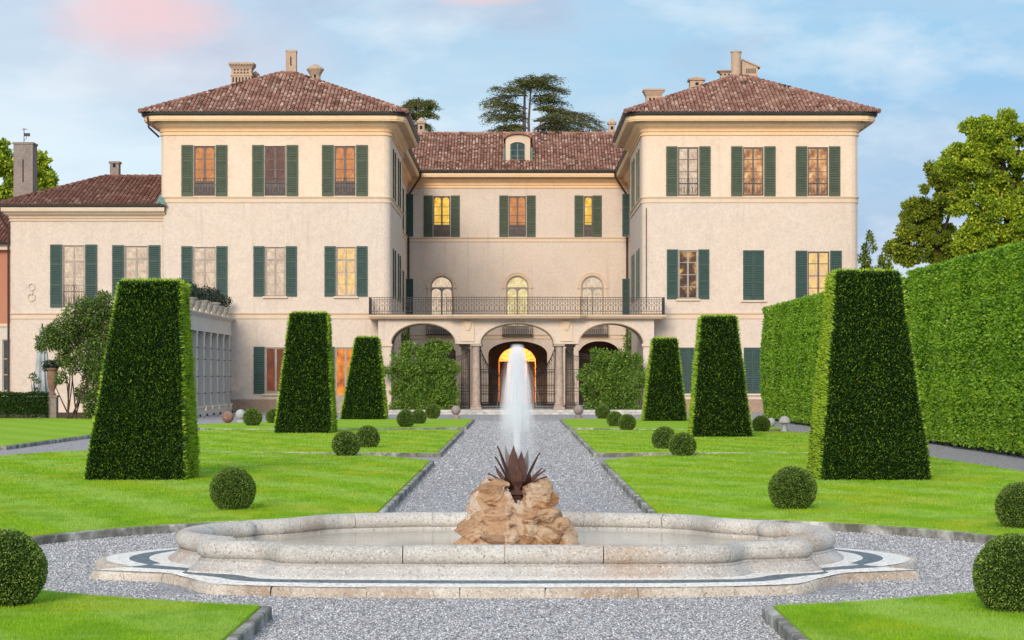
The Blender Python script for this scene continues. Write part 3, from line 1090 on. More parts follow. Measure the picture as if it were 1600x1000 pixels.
def window(x, z0, w, h, pm, kind='leaf', sm='shut_up', fm='frame_dk', sw=0.60, mode='open', rail=False, sill=True, y=Y1, rz=0.0, railmat='iron_grey', name='window'):
    """opening w x h with its bottom centre at (x, y, z0); local -Y is outwards"""
    m = MB()
    a, b = -w / 2, w / 2
    fw = 0.07
    y0, y1 = 0.07, 0.15
    m.box(a, a + fw, y0, y1, 0, h)
    m.box(b - fw, b, y0, y1, 0, h)
    m.box(a + fw, b - fw, y0, y1, h - fw, h)
    m.box(a + fw, b - fw, y0, y1, 0, fw)
    if kind == 'leaf':
        m.box(-0.055, 0.055, y0 - 0.015, y1, fw, h - fw)
        for f in (0.36, 0.53, 0.74):
            for p, q in ((a + fw, -0.055), (0.055, b - fw)):
                m.box(p, q, y0 + 0.02, y1, h * f - 0.016, h * f + 0.016)
        m.box(a + fw, -0.055, y0 + 0.01, y1, fw, h * 0.30)
        m.box(0.055, b - fw, y0 + 0.01, y1, fw, h * 0.30)
        # rounded heads of the panes
        for p, q in ((a + fw, -0.055), (0.055, b - fw)):
            K = 8
            ww = q - p
            t = h - fw
            for k in range(K):
                c0, c1 = PI - PI * k / K, PI - PI * (k + 1) / K
                P = ((p + q) / 2 + ww / 2 * math.cos(c0), t - 0.16 + 0.16 * math.sin(c0))
                Q = ((p + q) / 2 + ww / 2 * math.cos(c1), t - 0.16 + 0.16 * math.sin(c1))
                cxn = p if k < K // 2 else q
                m.poly([(cxn, y0 + 0.02, t), (P[0], y0 + 0.02, P[1]), (Q[0], y0 + 0.02, Q[1])])
    elif kind == 'transom':
        t = h * 0.74
        m.box(a + fw, b - fw, y0 - 0.01, y1, t - 0.045, t + 0.045)
        m.box(-0.05, 0.05, y0 - 0.012, y1, fw, t - 0.045)
        m.box(-0.022, 0.022, y0, y1, t + 0.045, h - fw)
        for f in (0.25, 0.49):
            for p, q in ((a + fw, -0.05), (0.05, b - fw)):
                m.box(p, q, y0 + 0.02, y1, h * f - 0.014, h * f + 0.014)
    elif kind == 'cross':
        m.box(-0.045, 0.045, y0 - 0.012, y1, fw, h - fw)
        for f in (0.25, 0.5, 0.75):
            for p, q in ((a + fw, -0.045), (0.045, b - fw)):
                m.box(p, q, y0 + 0.02, y1, h * f - 0.02, h * f + 0.02)
    elif kind == 'french':
        m.box(-0.05, 0.05, y0 - 0.012, y1, fw, h - fw)
        m.box(a + fw, b - fw, y0 - 0.005, y1, fw, h * (0.26 if h > 2.6 else 0.05))
    ob = m.build(name, M[fm], villa)
    ob.location = Vector((x, y, z0)) - Vector(villa.location)
    ob.rotation_euler.z = rz
    g_ = MB()
    g_.box(a + 0.02, b - 0.02, y1 - 0.03, y1 - 0.01, 0.02, h - 0.02)
    g_.build('pane', M[pm], ob)
    if kind == 'leaf' and rail:
        pass
    if rail:
        r_ = MB()
        scroll_rail(r_, a + 0.03, b - 0.03, 0.02, 0.06, h * 0.36, 0.010, 0.13)
        for i in range(5):
            q = a + 0.1 + (w - 0.2) * i / 4
            r_.tube([(q - 0.07, 0.02, 0.1), (q + 0.07, 0.02, h * 0.22)], 0.008, 4)
            r_.tube([(q + 0.07, 0.022, 0.1), (q - 0.07, 0.022, h * 0.22)], 0.008, 4)
        r_.build('railing', M[railmat], ob)
    if sill:
        s_ = MB()
        s_.box(a - 0.12, b + 0.12, -0.11, 0.06, -0.09, 0.0)
        s_.build('sill', M['band'], ob)
    if mode == 'open':
        shutter_mb(sw, h + 0.04, a - sw - 0.03, -0.065).build('shutter', M[sm], ob)
        shutter_mb(sw, h + 0.04, b + 0.03, -0.065).build('shutter', M[sm], ob)
    elif mode == 'half':                       # right leaf closed over half of the opening
        shutter_mb(sw, h + 0.04, a - sw - 0.03, -0.065).build('shutter', M[sm], ob)
        shutter_mb(w / 2 + 0.05, h + 0.04, 0.0, -0.055).build('shutter', M[sm], ob)
    elif mode == 'closed':
        shutter_mb(w / 2 - 0.005, h, a, 0.0).build('shutter', M[sm], ob)
        shutter_mb(w / 2 - 0.005, h, 0.005, 0.0).build('shutter', M[sm], ob)
    return ob


UP, LO = [], []
HOLES = {'tl_up': [], 'tl_lo': [], 'tr_up': [], 'tr_lo': [], 'an': []}


def win(key, u0, u1, v0, v1, pm, **k):
    x0, x1, z0, z1 = tx(u0), tx(u1), tz(v1), tz(v0)
    HOLES[key].append((x0, x1, z0, z1, 0))
    yy = k.pop('y', Y1)
    return window((x0 + x1) / 2, z0, x1 - x0, z1 - z0, pm, y=yy, **k)


for c, pm in ((319.5, 'pane_amber'), (430, 'pane_dusk'), (539, 'pane_amber')):
    win('tl_up', c - 16.5, c + 16.5, 228, 306, pm, rail=True, sill=False, sw=0.57)
for u0, u1, pm in ((302, 337, 'pane_cream'), (414.5, 445.5, 'pane_cream'), (525.5, 556, 'pane_gold')):
    win('tl_lo', u0, u1, 386, 463, pm, kind='transom', sm='shut_lo', fm='frame', sw=0.54)
win('tl_lo', 414.5, 447, 543, 615, 'pane_rust', kind='french', sm='shut_lo', fm='frame', sw=0.53)
win('tl_lo', 524, 556, 543, 643, 'pane_orange', kind='french', sm='shut_lo', fm='frame', sw=0.5, sill=False)
for c, pm in ((1075.5, 'pane_cream'), (1177, 'pane_room'), (1278, 'pane_room')):
    win('tr_up', c - 16, c + 16, 230, 306, pm, rail=True, sill=False, sw=0.55, kind='cross', fm='frame_dk')
win('tr_lo', 1060, 1090, 391, 467, 'pane_dark', kind='cross', sm='shut_lo', fm='frame', sw=0.53)
win('tr_lo', 1161, 1194, 391, 469, 'pane_dark', kind='cross', sm='shut_lo', mode='closed')
win('tr_lo', 1262, 1296, 393, 469, 'pane_gold', kind='cross', sm='shut_lo', fm='frame_dk', sw=0.56)
win('tr_lo', 1060, 1091, 543, 615, 'pane_dark', kind='cross', sm='shut_lo', mode='closed')
win('tr_lo', 1162, 1192, 543, 615, 'pane_dark', kind='cross', sm='shut_lo', mode='closed')
YA = 105.6
win('an', 97, 131, 383, 480, 'pane_cream', kind='transom', sm='shut_lo', fm='frame', sw=0.58, y=YA, sill=False, rail=True)
win('an', 194, 230, 384, 463, 'pane_cream', kind='transom', sm='shut_lo', fm='frame', sw=0.58, y=YA)

TL = (tx(250), -6.14, Y1, 116.3)
TR = (6.05, tx(1342), Y1, 116.3)
ZS1, ZS2 = tz(307.5), tz(489)


def tower(T, ku, kl):
    x0, x1, y0, y1 = T
    p = foot(*T)
    r = 0.45
    for key, za, zb, mat in ((kl, -0.02, ZS1 - 0.1, 'wall'), (ku, ZS1 - 0.1, 14.06, 'wall_warm')):
        m = MB()
        m.wall(x0 + r, x1 - r, za, zb, y0, HOLES[key], 0.22)
        m.sweep(p[1:] + [p[0]], [(0, za), (0, zb)], closed=False)
        part(m, 'wall', M[mat], villa)
    m = MB()
    m.sweep(p, off(STRING, ZS1))
    m.sweep(p, off(STRING, ZS2))
    part(m, 'string_course', M['band'], villa, True)
    m = MB()
    m.sweep(p, CORN)
    part(m, 'cornice', M['trim'], villa)
    q = foot(x0, x1, y0, y1, 0.12, 3)
    m = MB()
    m.sweep(q, SOFF)
    part(m, 'soffit', M['soffit'], villa)
    m = MB()
    m.sweep(q, FASC)
    part(m, 'fascia', M['trim'], villa)
    m = MB()
    m.sweep(q, GUTT)
    part(m, 'gutter', M['gutter'], villa)
    m = MB()
    skip = [h for h in HOLES[kl] if h[2] < 0.3]
    xs = [x0 + r]
    if skip:
        xs += [skip[0][0] - 0.06, skip[0][1] + 0.06]
    xs += [x1 - r]
    for a, b in zip(xs[::2], xs[1::2]):
        m.sweep([(a, y0), (b, y0)], [(0.0, 0.64), (0.05, 0.60), (0.05, 0.0)], closed=False, cap=True)
    part(m, 'plinth', M['plinth'], villa)


tower(TL, 'tl_up', 'tl_lo')
tower(TR, 'tr_up', 'tr_lo')


# ---- tiled roofs
def roof_plane(m, A, B, C, D, du=0.190, dv=0.290, seed=0):
    A, B, C, D = map(Vector, (A, B, C, D))
    U = (B - A).normalized()
    Nn = U.cross(D - A)
    if Nn.length < 1e-6:
        Nn = U.cross(C - A)
    Nn.normalize()
    V = Nn.cross(U)
    P = [((q - A).dot(U), (q - A).dot(V)) for q in (A, B, C, D)]
    vmax = max(p[1] for p in P)
    rr = random.Random(seed)

    def span(v):
        xs = []
        for i in range(4):
            (a, b), (c, d) = P[i - 1], P[i]
            if abs(d - b) < 1e-9:
                continue
            f = (v - b) / (d - b)
            if -1e-6 <= f <= 1 + 1e-6:
                xs.append(a + (c - a) * f)
        return (min(xs), max(xs)) if len(xs) > 1 else None
    nv = int(vmax / dv) + 1
    umin, umax = min(p[0] for p in P), max(p[0] for p in P)
    nu = int((umax - umin) / du) + 1
    K = 5
    for j in range(nv):
        v0 = j * dv - 0.03
        v1 = min(v0 + dv * 1.22, vmax)
        s = span(min(max(v0 + 0.12, 0.001), vmax - 0.001))
        if s is None or v1 - v0 < 0.1:
            continue
        for i in range(nu):
            u = umin + (i + 0.5) * du
            if not s[0] - 0.02 <= u <= s[1] + 0.02:
                continue
            x = rr.random()
            m.cur = min(1, max(0, rr.gauss(0.47, 0.27)))
            w0, w1 = du * 0.46, du * 0.38
            jit = rr.uniform(-0.012, 0.012)
            vs = []
            for (v, w, h0) in ((v0 + jit, w0, 0.045), (v1, w1, 0.0)):
                for k in range(K):
                    a = PI * k / (K - 1)
                    vs.append(A + U * (u + w * math.cos(a)) + V * v + Nn * (h0 + 0.085 * math.sin(a) - 0.005))
            m.add(vs, [(k, k + K, k + K + 1, k + 1) for k in range(K - 1)])
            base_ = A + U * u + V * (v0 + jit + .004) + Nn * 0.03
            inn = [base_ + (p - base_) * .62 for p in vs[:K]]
            m.add(vs[:K] + inn, [(k + 1, k, k + K, k + K + 1) for k in range(K - 1)], min(1.0, m.cur * .3 + rr.uniform(.48, .74)))  # light caught by the tile lip, put into a paler tint
            m.add(inn, [tuple(range(K))], 0.0)  # shade under the tile end, painted as a dark fill
    m.cur = 0.1


def bed(m, *q):
    m.poly(q)


def hip_roof(T, apex_z, seed, mat='tile', o=0.86, ez=14.44):
    x0, x1, y0, y1 = T[0] - o, T[1] + o, T[2] - o, T[3] + o
    xm, ym = (x0 + x1) / 2, (y0 + y1) / 2
    rl = max(0.0, (x1 - x0) - (y1 - y0)) / 2
    a, b, c, d = (x0, y0, ez), (x1, y0, ez), (x1, y1, ez), (x0, y1, ez)
    e, f = (xm - rl - 0.2, ym, apex_z), (xm + rl + 0.2, ym, apex_z)
    m = MB()
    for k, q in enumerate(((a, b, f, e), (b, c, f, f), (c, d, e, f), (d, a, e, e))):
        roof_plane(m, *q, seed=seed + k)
    rt = MB()
    for p, q in ((a, e), (b, f), (c, f), (d, e), (e, f)):
        P, Q = Vector(p), Vector(q)
        n = max(2, int((Q - P).length / 0.36))
        for k in range(n):
            rt.cur = min(1, max(0, random.gauss(0.45, 0.22)))
            s0 = P.lerp(Q, k / n) + Vector((0, 0, 0.06))
            s1 = P.lerp(Q, min(1, (k + 1.15) / n)) + Vector((0, 0, 0.03))
            rt.tube([s0, s1], [0.125, 0.10], 6)
    ro = part(m, 'roof', M[mat], villa)
    bb = MB()
    for q in ((a, b, f, e), (b, c, f), (c, d, e, f), (d, a, e)):
        bb.poly(q)
    o_ = bb.build('tile_bed', M['tile_bed'], ro)
    o2 = rt.build('ridge_tiles', M[mat], ro)
    return ro


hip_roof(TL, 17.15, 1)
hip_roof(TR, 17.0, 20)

# ---- centre block and the recessed wings that join it to the front blocks
XL, XR = cxx(636), cxx(982)
ch = []
for c in (690, 808, 926):
    ch.append((c, 'up'))
hol = []
UPW = ((677, 703.5, 'pane_yellow', 'open'), (795, 822, 'pane_amber', 'open'), (912.5, 939, 'pane_yellow', 'half'))
for u0, u1, pm, md in UPW:
    x0, x1 = cxx(u0), cxx(u1)
    hol.append((x0, x1, cz(370), cz(306.5), 0))
    window((x0 + x1) / 2, cz(370), x1 - x0, cz(306.5) - cz(370), pm, y=Y2, rail=True, sill=False, sw=0.56, mode=md)
ARW = ((-4.68, 'pane_cream'), (0.02, 'pane_paleyel'), (4.68, 'pane_cream'))
for x, pm in ARW:
    hol.append((x - 0.69, x + 0.69, cz(522.5), cz(431.5), 0.69))
GA = [(cxx(654), cxx(711), -0.02, cz(533), 0.75), (-1.79, 1.87, -0.02, cz(533), 0.8), (cxx(905), cxx(968), -0.02, cz(533), 0.75)]
hol += GA
m = MB()
m.wall(XL - 0.3, XR + 0.3, -0.02, 14.06, Y2, hol, 0.3)
part(m, 'wall', M['wall'], villa)
m = MB()
for q in ([(XL - 0.3, Y2), (XR + 0.3, Y2)],):
    m.sweep(q, off(STRING, cz(370.8)), closed=False)
    m.sweep(q, off(STRING, cz(522.6)), closed=False)
part(m, 'string_course', M['band'], villa, True)
crt = [(XL, 116.3), (XL, Y2), (XR, Y2), (XR, 116.3)]
crt = [(XL, 116.3), (XL, Y2), (XR, Y2), (XR, 116.3)]
for nm, pr, mt in (('cornice', CORN, 'trim'), ('soffit', SOFF, 'soffit'), ('fascia', FASC, 'trim'), ('gutter', GUTT, 'gutter')):
    m = MB()
    m.sweep(crt, pr, closed=False)
    part(m, nm, M[mt], villa)
for x in (XL, XR):
    m = MB()
    if x < 0:
        m.quad((x, 116.3, -0.02), (x, Y2, -0.02), (x, Y2, 14.06), (x, 116.3, 14.06))
    else:
        m.quad((x, Y2, -0.02), (x, 116.3, -0.02), (x, 116.3, 14.06), (x, Y2, 14.06))
    part(m, 'wall', M['wall'], villa)
    m = MB()
    q = [(x, 116.3), (x, Y2 - 0.1)] if x < 0 else [(x, Y2 - 0.1), (x, 116.3)]
    m.sweep(q, off(STRING, cz(370.8) + 0.003), closed=False)
    part(m, 'string_course', M['band'], villa)

# arched french windows of the centre block
for x, pm in ARW:
    z0, z1 = cz(522.5), cz(431.5)
    h = z1 - z0
    m = MB()
    fw = 0.075
    K = 20
    arc = [(0.69 * math.cos(PI * k / K), h - 0.69 + 0.69 * math.sin(PI * k / K)) for k in range(K + 1)]
    arci = [((0.69 - fw) * math.cos(PI * k / K), h - 0.69 + (0.69 - fw) * math.sin(PI * k / K)) for k in range(K + 1)]
    for k in range(K):
        for ya in (0.10,):
            m.quad((arc[k][0], ya, arc[k][1]), (arc[k + 1][0], ya, arc[k + 1][1]), (arci[k + 1][0], ya, arci[k + 1][1]), (arci[k][0], ya, arci[k][1]))
        m.quad((arci[k][0], 0.10, arci[k][1]), (arci[k + 1][0], 0.10, arci[k + 1][1]), (arci[k + 1][0], 0.2, arci[k + 1][1]), (arci[k][0], 0.2, arci[k][1]))
    for s in (-1, 1):
        a, b = sorted((s * 0.69, s * (0.69 - fw)))
        m.box(a, b, 0.10, 0.2, 0, h - 0.69)
    m.box(-0.055, 0.055, 0.09, 0.2, 0, h - 0.78)
    m.box(-0.61, 0.61, 0.095, 0.2, h - 0.78, h - 0.68)
    m.box(-0.61, 0.61, 0.105, 0.2, 0, 0.55)
    for p, q in ((-0.615, -0.055), (0.055, 0.615)):   # round heads of the two leaves
        t_, ww = h - 0.78, q - p
        for k in range(10):
            c0, c1 = PI - PI * k / 10, PI - PI * (k + 1) / 10
            P_ = ((p + q) / 2 + ww / 2 * math.cos(c0), t_ - 0.24 + 0.24 * math.sin(c0))
            Q_ = ((p + q) / 2 + ww / 2 * math.cos(c1), t_ - 0.24 + 0.24 * math.sin(c1))
            m.poly([(p if k < 5 else q, 0.12, t_), (P_[0], 0.12, P_[1]), (Q_[0], 0.12, Q_[1])])
    ob = m.build('french_window', M['frame'], villa)
    ob.location = Vector((x, Y2, z0)) - Vector(villa.location)
    g_ = MB()
    g_.poly([(-0.69, 0.18, 0), (0.69, 0.18, 0)] + [(p, 0.18, q) for p, q in arc])
    g_.build('pane', M[pm], ob)
    tr = MB()
    prof_o, prof_i = 0.93, 0.74
    for k in range(K):
        a0, a1_ = PI * k / K, PI * (k + 1) / K
        pts = []
        for rr_, yy in ((prof_i, -0.002), (prof_i, -0.05), (prof_o - 0.06, -0.05), (prof_o - 0.05, -0.08), (prof_o, -0.08), (prof_o, -0.002)):
            pts.append(((rr_ * math.cos(a0), yy, h - 0.69 + rr_ * math.sin(a0)), (rr_ * math.cos(a1_), yy, h - 0.69 + rr_ * math.sin(a1_))))
        for (p0, p1), (q0, q1) in zip(pts[:-1], pts[1:]):
            tr.quad(p0, p1, q1, q0)
    for s in (-1, 1):
        a, b = sorted((s * 0.74, s * 0.88))
        tr.box(a, b, -0.05, -0.002, 0.0, h - 0.69)
        a, b = sorted((s * 0.72, s * 0.96))
        tr.box(a, b, -0.08, -0.002, h - 0.75, h - 0.685)
    tr.build('arch_surround', M['band'], ob)
    bal = MB()
    w_ = 0.92
    scroll_rail(bal, -w_, w_, -0.42, 0.0, 0.72, 0.014, 0.115)
    for s in (-1, 1):
        for z in (0.0, 0.5, 0.72):
            bal.tube([(s * w_, -0.42, z), (s * w_, 0.0, z)], 0.016, 4)
        for k in range(3):
            bal.tube([(s * w_, -0.1 - k * 0.12, 0), (s * w_, -0.1 - k * 0.12, 0.72)], 0.012, 4)
    bal.box(-w_ - 0.05, w_ + 0.05, -0.46, -0.09, -0.07, -0.005)
    bal.build('balconette', M['iron'], ob)

# portico behind the ground floor arches, with the lamp-lit hall at its back
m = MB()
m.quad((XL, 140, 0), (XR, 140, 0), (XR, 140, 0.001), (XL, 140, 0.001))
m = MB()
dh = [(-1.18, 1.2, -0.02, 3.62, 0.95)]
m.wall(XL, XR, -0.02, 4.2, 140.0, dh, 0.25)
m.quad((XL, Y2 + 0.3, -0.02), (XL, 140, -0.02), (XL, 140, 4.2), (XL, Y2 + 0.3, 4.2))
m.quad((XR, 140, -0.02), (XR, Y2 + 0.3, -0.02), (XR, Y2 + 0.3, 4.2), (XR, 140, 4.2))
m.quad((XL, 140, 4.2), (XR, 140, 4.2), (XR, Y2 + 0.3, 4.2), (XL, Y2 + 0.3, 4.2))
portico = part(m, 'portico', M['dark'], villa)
m = MB()
m.quad((-1.9, 144, -0.01), (1.9, 144, -0.01), (1.9, 144, 4.0), (-1.9, 144, 4.0))
m.quad((-1.9, 140.3, -0.01), (-1.9, 144, -0.01), (-1.9, 144, 4.0), (-1.9, 140.3, 4.0))
m.quad((1.9, 144, -0.01), (1.9, 140.3, -0.01), (1.9, 140.3, 4.0), (1.9, 144, 4.0))
m.quad((-1.9, 144, 4.0), (1.9, 144, 4.0), (1.9, 140.3, 4.0), (-1.9, 140.3, 4.0))
m.build('hall', plain('hall_plaster', (0.62, 0.36, 0.18), 0.9), portico)
m = MB()
for s in (-1, 1):
    a, b = sorted((s * 0.62, s * 1.15))
    m.box(a, b, 140.05, 140.12, 0.0, 2.6)
m.box(-1.15, 1.15, 140.05, 140.12, 2.6, 2.72)
for k in range(9):
    a = PI * (k + 0.5) / 9
    m.tube([(0, 140.08, 2.7), (1.15 * math.cos(a), 140.08, 2.7 + 0.9 * math.sin(a))], 0.02, 4)
m.build('glazed_door', plain('warm_door_paint', (0.40, 0.20, 0.09), 0.7), portico)
lamp = bpy.data.lights.new('hall_lamp', 'POINT')
lamp.energy = 420
lamp.color = (1.0, 0.52, 0.18)
lamp.shadow_soft_size = 0.25
lo = bpy.data.objects.new('hall_lamp', lamp)
COL.objects.link(lo)
lo.location = (0, 142.2, 2.9)

# roof of the centre block, dormer, chimneys behind it
x0, x1, ye, yr = XL - 3, XR + 3, Y2 - 0.86, 140.2
zr = 17.35
m = MB()
A_, B_, C_, D_ = (XL + 0.83, ye, 14.44), (XR - 0.83, ye, 14.44), (XR + 4, yr, zr), (XL - 4, yr, zr)
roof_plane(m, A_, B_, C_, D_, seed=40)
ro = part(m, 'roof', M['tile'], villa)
bb = MB()
bb.poly([A_, B_, C_, D_])
bb.poly([C_, (XR + 4, 146, 14.4), (XL - 4, 146, 14.4), D_])
for s in (-1, 1):
    X = XL if s < 0 else XR
    q = [(X - s * 0.83, 115.5, 14.44), (X - s * 0.83, ye, 14.44), (X + s * 4, yr, zr), (X + s * 4, 115.5, zr - 0.2)]
    bb.poly(q if s < 0 else q[::-1])
bb.build('tile_bed', M['tile_bed'], ro)
rt = MB()
nn = 46
for k in range(nn):
    xa, xb = XL - 4 + (XR - XL + 8) * k / nn, XL - 4 + (XR - XL + 8) * (k + 1.15) / nn
    rt.cur = min(1, max(0, random.gauss(0.45, 0.22)))
    rt.tube([(xa, yr, zr + 0.05), (xb, yr, zr + 0.03)], [0.13, 0.105], 6)
rt.build('ridge_tiles', M['tile'], ro)

yd = 135.6
sd_ = yd / F
dx = lambda u: (u - CX) * sd_
dz = lambda v: H - (v - CY) * sd_
m = MB()
dw0, dw1, db, dt = dx(790), dx(828.5), dz(254), dz(217)
dcx = (dw0 + dw1) / 2
hole = (dx(797), dx(820.5), dz(253.5), dz(222), 0.22)
m.wall(dw0, dw1, db - 0.3, dt, yd, [hole], 0.2)
m.quad((dw0, yd, db - 0.3), (dw0, yd, dt), (dw0, yd + 3.5, dt), (dw0, yd + 3.5, db - 0.3))
m.quad((dw1, yd, db - 0.3), (dw1, yd + 3.5, db - 0.3), (dw1, yd + 3.5, dt), (dw1, yd, dt))
K = 14
ra, rz_ = (dw1 - dw0) / 2, 0.28
arc = [(dcx + ra * math.cos(PI - PI * k / K), dt + rz_ * math.sin(PI * k / K)) for k in range(K + 1)]
m.poly([(p, yd, q) for p, q in arc])
do = part(m, 'dormer', M['band'], villa)
m = MB()
for k in range(K):
    (p, q), (p2, q2) = arc[k], arc[k + 1]
    f = lambda p_, q_, e: (dcx + (p_ - dcx) * (1 + e), q_ + e * 0.5)
    a_, b_, c_, d_ = f(p, q, 0.14), f(p2, q2, 0.14), f(p, q, 0.02), f(p2, q2, 0.02)
    m.quad((a_[0], yd - 0.2, a_[1]), (b_[0], yd - 0.2, b_[1]), (b_[0], yd + 3.8, b_[1]), (a_[0], yd + 3.8, a_[1]))
    m.quad((c_[0], yd - 0.2, c_[1]), (d_[0], yd - 0.2, d_[1]), (b_[0], yd - 0.2, b_[1]), (a_[0], yd - 0.2, a_[1]))
    m.quad((c_[0], yd - 0.2, c_[1]), (c_[0], yd + 0.1, c_[1]), (d_[0], yd + 0.1, d_[1]), (d_[0], yd - 0.2, d_[1]))
m.build('dormer_roof', M['tile'], do)
m = MB()
hx0, hx1, hz0, hz1, _r = hole
m.box(hx0, hx1, yd + 0.10, yd + 0.14, hz0, hz1)
m.build('dormer_window', M['pane_teal'], do)
m = MB()
for p in (hx0, hx0 + (hx1 - hx0) / 2 - 0.03, hx1 - 0.06):
    m.box(p, p + 0.06, yd + 0.05, yd + 0.1, hz0, hz1 - 0.1)
for f in (0.3, 0.6):
    m.box(hx0, hx1, yd + 0.06, yd + 0.1, hz0 + (hz1 - hz0) * f, hz0 + (hz1 - hz0) * f + 0.03)
m.box(dw0 - 0.12, dw1 + 0.12, yd - 0.16, yd - 0.003, hz0 - 0.12, hz0 - 0.02)
for p in (dw0 - 0.14, dw1 + 0.06):
    m.box(p, p + 0.08, yd - 0.06, yd + 0.4, hz0 - 0.4, hz0 + 0.9)
m.build('dormer_sheathing', M['verdigris'], do)


def chim_box(u0, u1, v0, vb, y, mat='chimney', cap=0.08, depth=None, kind='slab', name='chimney'):
    s = y / F
    xa, xb = (u0 - CX) * s, (u1 - CX) * s
    zt, zb = H - (v0 - CY) * s, H - (vb - CY) * s
    d = depth or (xb - xa)
    m = MB()
    bs = []

    def nb_():
        bs.append(MB())
        return bs[-1]
    w = xb - xa
    h = zt - zb
    xm, ym = (xa + xb) / 2, y + d / 2
    if kind == 'slab':
        m.box(xa + cap * .4, xb - cap * .4, y, y + d, zb - 1.2, zt - 0.1)
        m.box(xa, xb, y - cap * .6, y + d + cap, zt - 0.1, zt)
        nb_().box(xm - 0.03, xm + 0.03, y - 0.004, y + 0.05, zt - h * 0.7, zt - h * 0.3)
    elif kind == 'lattice':
        m.box(xa + .14, xb - .14, y, y + d, zb - 1.2, zt - h * 0.28)
        m.taper(xa + .14, xb - .14, y, y + d, zt - h * 0.28, xa, xb, y - .14, y + d + .14, zt - 0.12)
        for k in range(9):
            q = xa + (xb - xa) * (k + .5) / 9
            m.tube([(q, y - .2, zt - 0.09), (q, y + d + .2, zt - 0.02)], 0.075, 6)
        m.box(xa + .09, xb - .09, y - .04, y + d + .04, zb + h * 0.42, zb + h * 0.48)
        for k in range(6):
            q = xa + .24 + (xb - xa - .48) * k / 5
            nb_().box(q - 0.035, q + 0.035, y - 0.004, y + 0.05, zb + h * 0.14, zb + h * 0.36)
            if k < 5:
                q += (xb - xa - .48) / 10
                nb_().add([(q - .07, y - .004, zb + h * .52), (q + .07, y - .004, zb + h * .52), (q, y - .004, zb + h * .60)], [(0, 1, 2)])
                nb_().add([(q - .07, y - .004, zb + h * .70), (q, y - .004, zb + h * .62), (q + .07, y - .004, zb + h * .70)], [(0, 1, 2)])
    elif kind == 'urn':
        m.lathe([(w * .30, -1.0), (w * .30, h * .40), (w * .34, h * .48), (w * .5, h * .70), (w * .52, h * .74), (w * .40, h * .84), (w * .12, h * .97), (0.01, h)], 14, (xm, ym, zb))
        nb_().box(xm - 0.05, xm + 0.05, ym - w * .32, ym - w * .2, zb + h * .2, zb + h * .5)
    elif kind == 'house':
        m.box(xa + .08, xb - .08, y, y + d, zb - 1.0, zt - h * .32)
        m.box(xa, xb, y - .08, y + d + .08, zt - h * .42, zt - h * .32)
        m.add([(xa - .02, y - .1, zt - h * .32), (xb + .02, y - .1, zt - h * .32), (xb + .02, y + d + .1, zt - h * .32), (xa - .02, y + d + .1, zt - h * .32), (xm, y + d / 2, zt)],
              [(0, 1, 4), (1, 2, 4), (2, 3, 4), (3, 0, 4)])
        nb_().box(xm - .08, xm + .08, y - .004, y + .04, zb + h * .2, zb + h * .42)
    elif kind == 'flare':
        m.box(xa + .13, xb - .13, y, y + d, zb - 1.0, zt - h * .45)
        m.taper(xa + .13, xb - .13, y, y + d, zt - h * .45, xa, xb, y - .13, y + d + .13, zt - h * .10)
        m.box(xa - .03, xb + .03, y - .16, y + d + .16, zt - h * .10, zt)
        for q in (-.2, 0, .2):
            nb_().box(xm + q - .05, xm + q + .05, y - .004, y + .05, zb + h * .25, zb + h * .45)
    elif kind == 'pierced':
        m.box(xa + .05, xb - .05, y, y + d, zb - 1.2, zt - 0.1)
        m.box(xa, xb, y - .05, y + d + .05, zt - 0.1, zt)
        nb_().box(xm - .07, xm + .07, y - .004, y + .05, zt - h * .35, zt - h * .14)
    o = part(m, name, M[mat], villa)
    for b in bs:
        b.build('flue_opening', M['black'], o)
    return o


chim_box(357, 397, 97, 134, 111.5, kind='lattice', depth=0.8)
chim_box(394, 404, 110, 126, 112.2, kind='house')
chim_box(446, 463, 78, 113, 111.2, kind='slab', cap=0.04)
chim_box(478, 505, 98, 130, 112.2, kind='urn')
chim_box(1006, 1038, 139, 164, 111.5, kind='flare', depth=0.8)
chim_box(1076, 1102, 117, 137, 111.8, kind='house')
chim_box(1122, 1144, 110, 120, 111.8, kind='flare', depth=.5)
y = 111.3
s = y / F
m = MB()
X = lambda u: (u - CX) * s
Z = lambda v: H - (v - CY) * s
m.lathe([(X(1159) - X(1151), Z(125) - 1), (X(1159) - X(1151), Z(81)), (X(1160) - X(1151), Z(81)), (X(1160) - X(1151), Z(79))], 14, (X(1151), y + .3, 0))
m.add([(X(1160), y, Z(120)), (X(1184), y, Z(120)), (X(1184), y, Z(104)), (X(1160), y, Z(94)), (X(1160), y + .6, Z(120)), (X(1184), y + .6, Z(120)), (X(1184), y + .6, Z(104)), (X(1160), y + .6, Z(94))],
      [(0, 1, 2, 3), (1, 5, 6, 2), (3, 2, 6, 7), (5, 4, 7, 6), (4, 0, 3, 7)])
m.add([(X(1160), y - .08, Z(94)), (X(1188), y - .08, Z(106)), (X(1188), y + .68, Z(106)), (X(1160), y + .68, Z(94)), (X(1160), y - .08, Z(92)), (X(1188), y - .08, Z(103.5)), (X(1188), y + .68, Z(103.5)), (X(1160), y + .68, Z(92))],
      [(0, 1, 5, 4), (4, 5, 6, 7), (1, 2, 6, 5), (0, 3, 2, 1)])
cho = part(m, 'chimney', M['chimney'], villa)
cho['label'] = 'round chimney shaft with a lean-to vent box'
for k in range(5):
    m = MB()
    q = X(1167 + k * 3.2)
    m.box(q - .025, q + .025, y - .004, y + .05, Z(114.5), Z(107))
    m.build('flue_opening', M['black'], cho)
chim_box(651, 665, 182, 207, 140.6, kind='house')
chim_box(949.5, 963, 184, 207, 140.6, kind='house')
chim_box(170, 187, 252, 279, 110.6, 'chimney_grey', kind='pierced')
